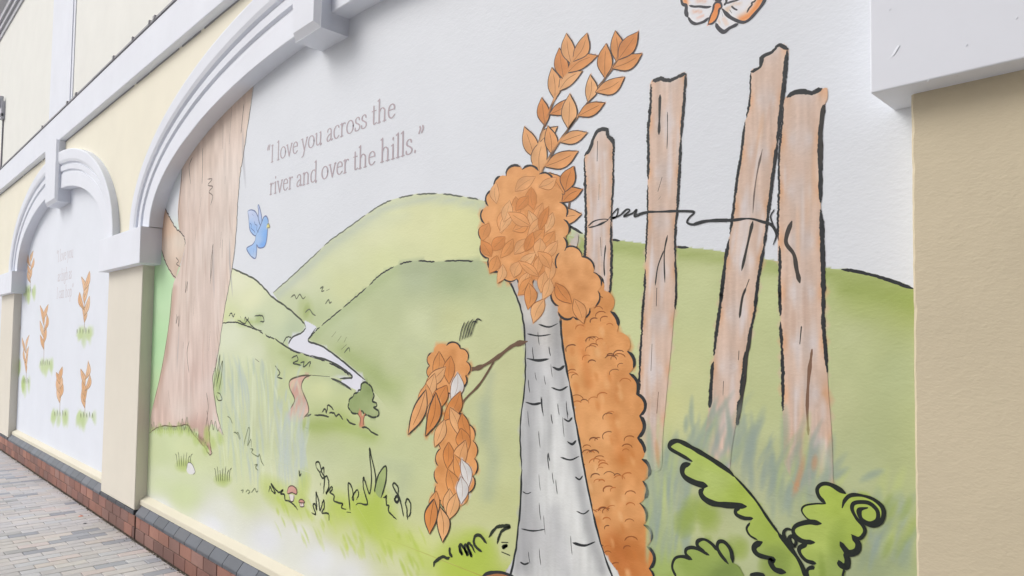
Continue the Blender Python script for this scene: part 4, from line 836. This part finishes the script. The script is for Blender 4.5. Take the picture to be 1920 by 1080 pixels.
# ferns
def fern(fills, cols, inks, soft, label, w_=.017):
    p = Paint(33)
    for f, c in zip(fills, cols): p.fill(f, c, .012, n=5)
    for q, wd, c, a in soft: p.soft(q, wd, c, a)
    for q in inks: p.ink(q[0] if isinstance(q, tuple) else q, q[1] if isinstance(q, tuple) else w_, (26, 34, 30), jit=.35)
    return p.build('painted_fern', MU, label=label)
FG = lambda cx, cy: idw([(cx-60, cy-50, 180, 200, 108), (cx, cy-20, 172, 194, 84), (cx+50, cy+40, 166, 188, 84), (cx+20, cy+100, 146, 168, 82), (cx-20, cy+40, 180, 200, 102)], grain=9, gs=16)
arm = cH([(55, 205), (80, 175), (130, 172), (230, 225), (340, 290), (450, 365), (540, 450), (640, 570), (720, 690), (790, 790), (880, 900), (940, 990), (975, 1090), (1000, 1140), (820, 1140), (790, 1055), (750, 1000), (735, 965), (680, 945), (640, 910), (630, 880), (680, 850), (620, 825), (580, 780), (585, 730), (620, 690), (560, 685), (510, 655), (520, 620), (560, 608), (440, 600), (350, 590), (290, 550), (270, 510), (310, 470), (220, 445), (160, 410), (145, 370), (160, 330), (210, 305), (130, 260), (70, 225)])
fern([arm], [FG(1400, 950)], [(cH([(210, 305), (130, 260), (65, 222), (58, 195), (85, 172), (130, 172), (230, 225), (340, 290), (450, 365), (490, 405)]), .021), (cH([(490, 400), (560, 475), (640, 570), (720, 690), (800, 800)]), .010), (cH([(790, 790), (880, 900), (940, 990), (985, 1100)]), .018), (cH([(198, 322), (155, 335), (143, 375), (165, 415), (230, 450), (312, 472)]), .024), (cH([(288, 488), (268, 515), (290, 555), (350, 588), (440, 600), (500, 603), (575, 610)]), .022), (cH([(535, 620), (505, 635), (510, 665), (560, 688), (620, 690)]), .014), (cH([(600, 720), (578, 760), (600, 805), (650, 835)]), .008), (cH([(682, 850), (640, 870), (628, 900), (660, 938), (755, 965), (740, 985), (770, 1035), (840, 1054)]), .021)],
     [(cH([(130, 205), (300, 300), (450, 400)]), .03, (178, 200, 96), .6), (cH([(700, 900), (780, 980), (880, 1040)]), .08, (130, 152, 70), .7)], 'long painted fern frond stretching up left with scalloped edge')
curl = cH([(1050, 490), (1090, 455), (1150, 460), (1245, 520), (1320, 530), (1400, 540), (1480, 580), (1505, 640), (1490, 710), (1430, 740), (1370, 725), (1375, 790), (1340, 825), (1290, 805), (1330, 860), (1320, 915), (1270, 925), (1240, 900), (1260, 970), (1255, 1015), (1220, 1020), (1240, 1060), (1200, 1140), (1000, 1140), (985, 1060), (1030, 1015), (1040, 990), (960, 950), (930, 900), (950, 865), (1020, 850), (940, 835), (890, 790), (900, 740), (960, 715), (1060, 725), (980, 690), (950, 640), (970, 595), (1110, 590), (1060, 545)])
fern([curl], [FG(1560, 960)], [(cH([(1110, 590), (1065, 540), (1055, 490), (1090, 458), (1150, 465), (1245, 522)]), .018), (cH([(1110, 592), (1040, 592), (970, 605), (950, 640), (985, 690), (1030, 710)]), .007), (cH([(1222, 620), (1240, 570), (1280, 535), (1350, 535), (1430, 560), (1490, 610), (1502, 665), (1480, 720), (1430, 740), (1370, 715), (1335, 670), (1335, 630), (1395, 618)]), .013), (cH([(1395, 620), (1345, 635), (1350, 690), (1410, 722), (1460, 700), (1460, 640), (1410, 590), (1350, 580), (1300, 590), (1290, 630), (1320, 690), (1360, 735), (1375, 780), (1340, 825), (1285, 800)]), .013), (cH([(1290, 810), (1330, 860), (1320, 910), (1270, 925), (1235, 890), (1210, 850)]), .020), (cH([(1240, 920), (1258, 970), (1250, 1015), (1215, 1005), (1200, 975)]), .019), (cH([(1235, 1040), (1225, 1080)]), .022), (cH([(1080, 725), (1000, 715), (920, 735), (892, 770), (910, 815), (960, 845), (1035, 852)]), .018), (cH([(985, 865), (935, 890), (940, 930), (980, 975), (1045, 993)]), .016), (cH([(1035, 1018), (990, 1035), (990, 1090)]), .015), (cH([(900, 885), (840, 830), (828, 785), (850, 762), (885, 768)]), .012), (cH([(910, 885), (875, 860), (865, 825), (885, 810), (910, 840), (905, 880)]), .014)],
     [(cH([(1200, 1000), (1180, 850), (1230, 680)]), .03, (136, 160, 66), .5), (cH([(1060, 1050), (1120, 1060)]), .06, (130, 154, 64), .6)], 'painted fern with a coiled tip on the right')
small = cH([(75, 1000), (95, 960), (150, 945), (205, 965), (165, 930), (180, 890), (240, 895), (325, 935), (250, 880), (245, 845), (290, 830), (350, 865), (375, 880), (380, 850), (420, 845), (470, 900), (485, 985), (520, 1010), (570, 1100), (560, 1140), (90, 1140)])
fern([small], [idw([(1290, 1060, 150, 174, 82), (1340, 1030, 156, 178, 86), (1360, 1075, 128, 152, 70), (1270, 1070, 166, 188, 100)], grain=8)], [cH([(105, 1090), (76, 1020), (95, 960), (150, 948), (210, 968)]), cH([(210, 968), (168, 930), (175, 895), (230, 890), (325, 938)]), cH([(305, 925), (250, 880), (248, 845), (290, 832), (340, 860), (385, 910)]), cH([(455, 998), (400, 930), (380, 880), (392, 848), (430, 852), (470, 905), (484, 988)]), cH([(600, 1075), (650, 1066), (700, 1076)])],
     [], 'low painted fern with rounded lobes at the bottom of the mural', .015)
p = Paint(31)
for q in ((1310, 955, 40, 30), (1285, 980, 24, 30), (1385, 1028, 24, 28), (1330, 975, 26, 30), (1450, 1060, 30, 40)): p.blob(*q, (150, 172, 74), .75)
p.build('painted_foliage_shadow', MU, label='soft airbrushed leaves behind the ferns')
# bird
p = Paint(13)
BL = idw([(480, 440, 170, 205, 245), (498, 440, 110, 170, 240), (495, 460, 92, 158, 242), (486, 450, 190, 214, 246), (497, 412, 130, 182, 236), (472, 475, 150, 190, 238), (478, 482, 210, 222, 244), (470, 400, 204, 214, 240), (475, 425, 130, 178, 236), (482, 415, 206, 214, 240), (488, 400, 196, 206, 238)], grain=5, gs=5)
for q in (cI([(205, 215), (260, 195), (320, 220), (360, 290), (400, 400), (400, 450), (370, 545), (320, 600), (240, 510), (220, 320)]), cI([(360, 130), (375, 118), (400, 200), (420, 290), (425, 380), (400, 430), (370, 320), (375, 220)]), cI([(330, 600), (400, 450), (430, 370), (455, 310), (490, 292), (515, 330), (525, 400), (512, 520), (500, 660), (470, 760), (420, 788), (370, 780), (345, 740), (345, 830), (325, 950), (250, 910), (190, 810), (210, 775), (280, 735), (320, 670)])):
    p.fill(q, BL, .02, n=4); p.ink(q+[q[0]], .008, (108, 124, 170), n=4)
p.fill(cI([(510, 440), (525, 400), (550, 455), (545, 472), (512, 470)]), (232, 222, 130), .03, sm=False); p.ink(cI([(508, 425), (530, 410), (550, 458), (542, 474), (512, 472)]), .006, (120, 120, 110))
for q in (cI([(310, 370), (320, 420), (350, 440), (345, 500), (375, 545)]), cI([(240, 400), (262, 430), (258, 480), (300, 520), (320, 560)]), cI([(270, 260), (300, 290)]), cI([(300, 800), (290, 900)]), cI([(325, 820), (318, 930)])): p.ink(q, .005, (96, 116, 180))
p.build('painted_bird', MU, label='small flying bluebird with a yellow beak beside the trunk')
# butterfly
p = Paint(13); WB = (232, 233, 238); OG = (238, 150, 82)
p.fill(cJ([(180, -420), (175, 40), (250, 110), (250, 230), (300, 330), (400, 430), (500, 425), (660, 320), (740, 120), (780, -60), (700, -260), (430, -480)]), idw([(1300, 5, *WB), (1310, 30, *WB)], ops=[(cJ([(450, 20), (600, 20)]), 3, (230, 190, 168), .8), (cJ([(380, 210), (520, 210)]), 2.5, (230, 176, 150), .8), (cJ([(470, 330), (560, 290)]), 2, (232, 180, 160), .8), (cJ([(200, -380), (200, -100), (250, 50)]), 5, OG, 1)]), .007)
p.fill(cJ([(900, 0), (1000, -260), (1350, -480), (1720, -420), (1760, -240), (1670, 20), (1500, 230), (1380, 370), (1260, 410), (1090, 350), (900, 170)]), idw([(1370, 10, *WB), (1400, 30, *WB)], ops=[(cJ([(1260, 350), (1400, 280), (1530, 120), (1600, -20), (1660, -300)]), 8, OG, 1.0), (cJ([(940, 190), (1040, 130), (1130, 60), (1240, 70)]), 2.5, (222, 198, 176), .8), (cJ([(970, 230), (1010, 180)]), 4, (216, 190, 164), .8)]), .007)
p.fill(cJ([(800, 420), (850, 250), (900, 180), (1000, 280), (1190, 430), (1050, 510), (930, 580), (850, 500)]), idw([(1355, 45, *WB)], ops=[(cJ([(930, 330), (990, 440)]), 2.5, (228, 190, 160), .8), (cJ([(840, 330), (855, 440)]), 1.6, (228, 200, 176), .8)]), .007)
for q, w_ in ((cJ([(180, -380), (175, 30), (255, 105), (255, 220), (290, 310)]), .016), (cJ([(290, 310), (350, 395), (430, 430), (520, 410), (590, 380), (660, 320)]), .012), (cJ([(310, 100), (400, 120), (500, 118), (620, 132), (710, 120)]), .009), (cJ([(790, 420), (830, 500), (930, 575), (1030, 510), (1100, 475), (1190, 432)]), .014), (cJ([(905, 160), (980, 250), (1080, 330), (1250, 400), (1370, 370), (1500, 240), (1640, 60), (1720, -150), (1740, -380), (1400, -480)]), .013), (cJ([(1350, 230), (1390, 150), (1440, 90), (1440, 50), (1500, 10), (1560, -160)]), .007), (cJ([(1070, 110), (1120, 155), (1180, 185)]), .006), (cJ([(1040, 180), (1080, 240)]), .005), (cJ([(900, 220), (918, 300)]), .004), (cJ([(980, 65), (1080, 30), (1190, 0), (1300, -60)]), .007), (cJ([(935, 95), (980, 40), (970, -60)]), .009), (cJ([(180, -380), (420, -480), (640, -300), (800, -60)]), .012), (cJ([(1000, -200), (1200, -420), (1420, -480)]), .012)): p.ink(q, w_, (58, 60, 68), jit=.45)
body = cJ([(650, 440), (690, 300), (740, 180), (760, 80), (820, 40), (880, 60), (895, 130), (850, 170), (840, 250), (800, 350), (730, 420)])
p.fill(body, idw([(1342, 30, 236, 146, 72), (1346, 12, 228, 138, 78), (1334, 42, 240, 150, 80)]), .006); p.ink(body+[body[0]], .009, (58, 60, 68))
p.fill(cJ([(770, 0), (780, -60), (840, -90), (890, -40), (890, 20), (830, 40)]), (62, 62, 70), .01)
p.ink(cJ([(800, -60), (760, -160), (700, -220)]), .005, (58, 60, 68)); p.ink(cJ([(860, -60), (920, -160), (980, -190)]), .005, (58, 60, 68))
p.build('painted_butterfly', MU, label='white and orange butterfly at the top of the mural')

# ------------------------------------------------------------------ lettering, built stroke by stroke
def EL(cx, cy, rx, ry, a0=0, a1=360, n=20): return [(cx+rx*math.cos(math.radians(a0+(a1-a0)*i/n)), cy+ry*math.sin(math.radians(a0+(a1-a0)*i/n))) for i in range(n+1)]
def sf(x, y, w_=.17): return [(x-w_, y), (x+w_, y)]
G = {'I': (.56, [[(.28, 0), (.28, 1.5)], sf(.28, .02), sf(.28, 1.48)]), 'l': (.46, [[(.24, 0), (.24, 1.66)], sf(.24, .02), [(.06, 1.56), (.24, 1.66)]]),
     'o': (.96, [EL(.48, .5, .36, .48)]), 'v': (.86, [[(.12, 1), (.43, 0)], [(.43, 0), (.76, 1)], sf(.12, .98, .13), sf(.76, .98, .12)]),
     'e': (.82, [[(.14, .60), (.70, .60)], [(.70, .60), (.66, .84), (.44, .98), (.2, .84), (.12, .5), (.2, .17), (.44, .02), (.74, .2)]]),
     'y': (.86, [[(.12, 1), (.45, 0)], [(.78, 1), (.42, -.08), (.28, -.42), (.1, -.5)], sf(.12, .98, .13), sf(.78, .98, .12)]),
     'u': (1.0, [[(.2, 1), (.2, .28), (.34, .04), (.54, .06), (.72, .25)], [(.72, 1), (.72, .02), (.88, .06)], [(.04, .98), (.2, .98)], [(.58, .98), (.72, .98)]]),
     'a': (.84, [[(.15, .78), (.24, .94), (.42, .98), (.58, .86), (.6, .6), (.6, .14), (.68, .02), (.82, .1)], [(.6, .58), (.3, .46), (.13, .26), (.2, .04), (.4, .04), (.6, .22)]]),
     'c': (.8, [[(.7, .8), (.56, .97), (.32, .95), (.14, .72), (.12, .4), (.24, .1), (.46, .02), (.72, .18)]]),
     'r': (.68, [[(.22, 0), (.22, 1)], [(.22, .68), (.36, .92), (.52, .98), (.62, .9)], sf(.22, .02), [(.06, .94), (.22, 1)]]),
     's': (.7, [[(.56, .78), (.48, .95), (.3, .98), (.14, .84), (.18, .64), (.4, .5), (.58, .34), (.56, .12), (.36, .01), (.14, .06), (.1, .24)]]),
     't': (.58, [[(.24, 1.32), (.24, .2), (.34, .02), (.54, .1)], [(.06, .98), (.5, .98)]]),
     'h': (1.02, [[(.22, 0), (.22, 1.66)], [(.22, .72), (.38, .94), (.56, .98), (.74, .82), (.76, .6), (.76, 0)], sf(.22, .02), sf(.76, .02), [(.06, 1.58), (.22, 1.66)]]),
     'i': (.46, [[(.24, 0), (.24, 1)], sf(.24, .02), [(.08, .94), (.24, 1)], [(.24, 1.34), (.24, 1.46)]]),
     'n': (1.02, [[(.22, 0), (.22, 1)], [(.22, .72), (.38, .94), (.56, .98), (.74, .82), (.76, .6), (.76, 0)], sf(.22, .02), sf(.76, .02), [(.06, .94), (.22, 1)]]),
     'd': (.98, [[(.74, .75), (.6, .95), (.36, .96), (.16, .74), (.12, .42), (.22, .12), (.42, .02), (.62, .1), (.74, .25)], [(.74, 1.66), (.74, .04), (.9, .04)], [(.58, 1.58), (.74, 1.66)]]),
     'p': (.98, [[(.22, -.6), (.22, 1)], [(.22, .7), (.36, .92), (.58, .97), (.8, .76), (.84, .46), (.72, .1), (.5, .02), (.24, .16)], sf(.22, -.58), [(.06, .94), (.22, 1)]]),
     'g': (.88, [EL(.4, .66, .26, .32), [(.3, .34), (.2, .22), (.34, .1), (.62, .04), (.74, -.16), (.6, -.44), (.3, -.48), (.12, -.3), (.22, -.06)], [(.6, .88), (.8, .96)]]),
     '.': (.4, [[(.18, .02), (.18, .13)]]), '“': (.58, [[(.24, 1.62), (.12, 1.36), (.16, 1.22)], [(.46, 1.62), (.34, 1.36), (.38, 1.22)]]), '”': (.6, [[(.18, 1.62), (.22, 1.46), (.10, 1.2)], [(.42, 1.62), (.46, 1.46), (.34, 1.2)]]), ' ': (.42, [])}
def write(p, text, X, Z, X2, Z2, xh, col, yy=None, hi=.175, lo=.07):
    """text from (X,Z) to (X2,Z2) on the wall, x-height xh, pen contrast as in an old-style serif"""
    tot = sum(G[c][0] for c in text); kx = (X2-X)/tot; slope = (Z2-Z)/(X2-X); x = 0
    for c in text:
        adv, st = G[c]
        for q in st:
            qq = smooth(q, 5) if len(q) > 3 else np.array([np.array(q[0])+(np.array(q[-1])-np.array(q[0]))*t_ for t_ in np.linspace(0, 1, 5)])
            if len(q) == 3: qq = smooth(q, 5)
            P = np.stack([X+(x+qq[:, 0])*kx, Z+qq[:, 1]*xh+(x+qq[:, 0])*kx*slope], 1)
            p.ribbon(P, xh*.1, col, taper=False, jit=0, wf=lambda T: xh*(lo+(hi-lo)*np.abs(T[:, 1])**1.4))
        x += adv
p = Paint(13)
def wpt(a, b_): X, Z = W(a, b_); return float(X), float(Z)
TC = (184, 170, 178)
a, b_ = wpt(500, 308), wpt(742, 219); write(p, '“I love you across the', a[0], a[1], b_[0], b_[1], .070, TC)
a, b_ = wpt(505, 366), wpt(796, 281); write(p, 'river and over the hills.”', a[0], a[1], b_[0], b_[1], .070, TC)
p.build('lettering', MU, label='two grey lilac lines reading “I love you across the river and over the hills.”')

# ------------------------------------------------------------------ the small mural in the far bay
MS = tag(empty('mural', (-9.4, PY, .33)), 'smaller white mural with seven tiny orange sprigs on green tufts in the far arch', 'mural', 'murals painted in the arched bays')
SMALL = Wall(lambda a, b_: np.tile(np.array([229., 234., 243.]), (len(a), 1))); CUR[0] = SMALL
for (x, y0, y1, tx, ty, wd) in ((57, 468, 530, 53, 546, 13), (82, 565, 655, 84, 682, 16), (30, 580, 660, 28, 684, 12), (49, 625, 700, 48, 716, 10), (158, 508, 605, 155, 622, 22), (112, 685, 755, 112, 777, 20), (159, 680, 765, 162, 780, 22)):
    p = Paint(2); h = (y1-y0)
    for j in range(9):
        q = tx+random.uniform(-.75, .75)*wd; l = random.uniform(10, 34)*(1-abs(q-tx)/wd*.7); p.soft([(q, ty-8), (q+1, ty+l*.4), (q+random.uniform(-2, 2), ty+l)], .16, random.choice([(188, 210, 142), (196, 214, 156), (180, 204, 130)]), .6)
    p.ink([(x, ty), (x+1, y1-h*.4), (x, y0+h*.3)], .018, (150, 120, 90))
    for j in range(6):
        u = j/5; yy = y1-u*h*.62; s_ = 1 if j % 2 else -1
        leaf(p, x, yy, -math.pi/2+s_*random.uniform(.12, .3), h*random.uniform(.30, .42), wd*.17, col=random.choice([(236, 190, 146), (232, 180, 130), (240, 200, 160)]), w_=.012, ink=(176, 140, 108))
    for j in range(5): p.ink([(tx-wd*.5+j*wd*.25, ty+4), (tx-wd*.5+j*wd*.25+.5, ty-5-(j % 2)*3), (tx-wd*.5+j*wd*.25+1.5, ty+3)], .014, (120, 132, 92), n=3)
    p.build('painted_sprig', MS)
p = Paint(2)
for s_, q0, q1 in (('“I love you', (106, 492), (137, 494)), ('as high as', (108, 528), (134, 529)), ('I can hop”', (106, 560), (137, 562))):
    a, b_ = wpt(*q0), wpt(*q1); write(p, s_, a[0], a[1], b_[0], a[1], .085, (206, 200, 206), hi=.17, lo=.08)
p.build('lettering', MS, label='three faint lines reading “I love you as high as I can hop”')

BIG.finish(); ground_coat('painted_sky', BIG, MU, X0, X1, Z0, Z1, .0065)
SMALL.finish(); ground_coat('painted_background', SMALL, MS, -11.69, -7.10, .328, 3.5, .02)
# ------------------------------------------------------------------ litter on the pavement
def ray_ground(px, py):
    d = RM@np.array([px-PPX, py-PPY, F_PX]); t_ = -EYE/d[2]; return t_*d[0], -DIST+t_*d[1]
for (q, c, s_, lab, cat) in (((152, 968), (222, 160, 140), .030, 'small pink scrap of litter on the pavers', 'litter'), ((159, 982), (110, 110, 112), .018, 'small dark stone lying on the pavers near the plinth', 'pebble')):
    X, Y = ray_ground(*q); m_ = MB(); n = 9
    ring = [(X+s_*(.8+.4*random.random())*math.cos(6.283*i/n), Y+s_*(.6+.4*random.random())*math.sin(6.283*i/n), .002) for i in range(n)]
    m_.add(ring+[(X, Y, .002+s_*.35)], [(i, (i+1) % n, n) for i in range(n)]+[tuple(range(n))], (*lin(c), 1)); tag(m_.build(cat, M_PAVER), lab, cat)
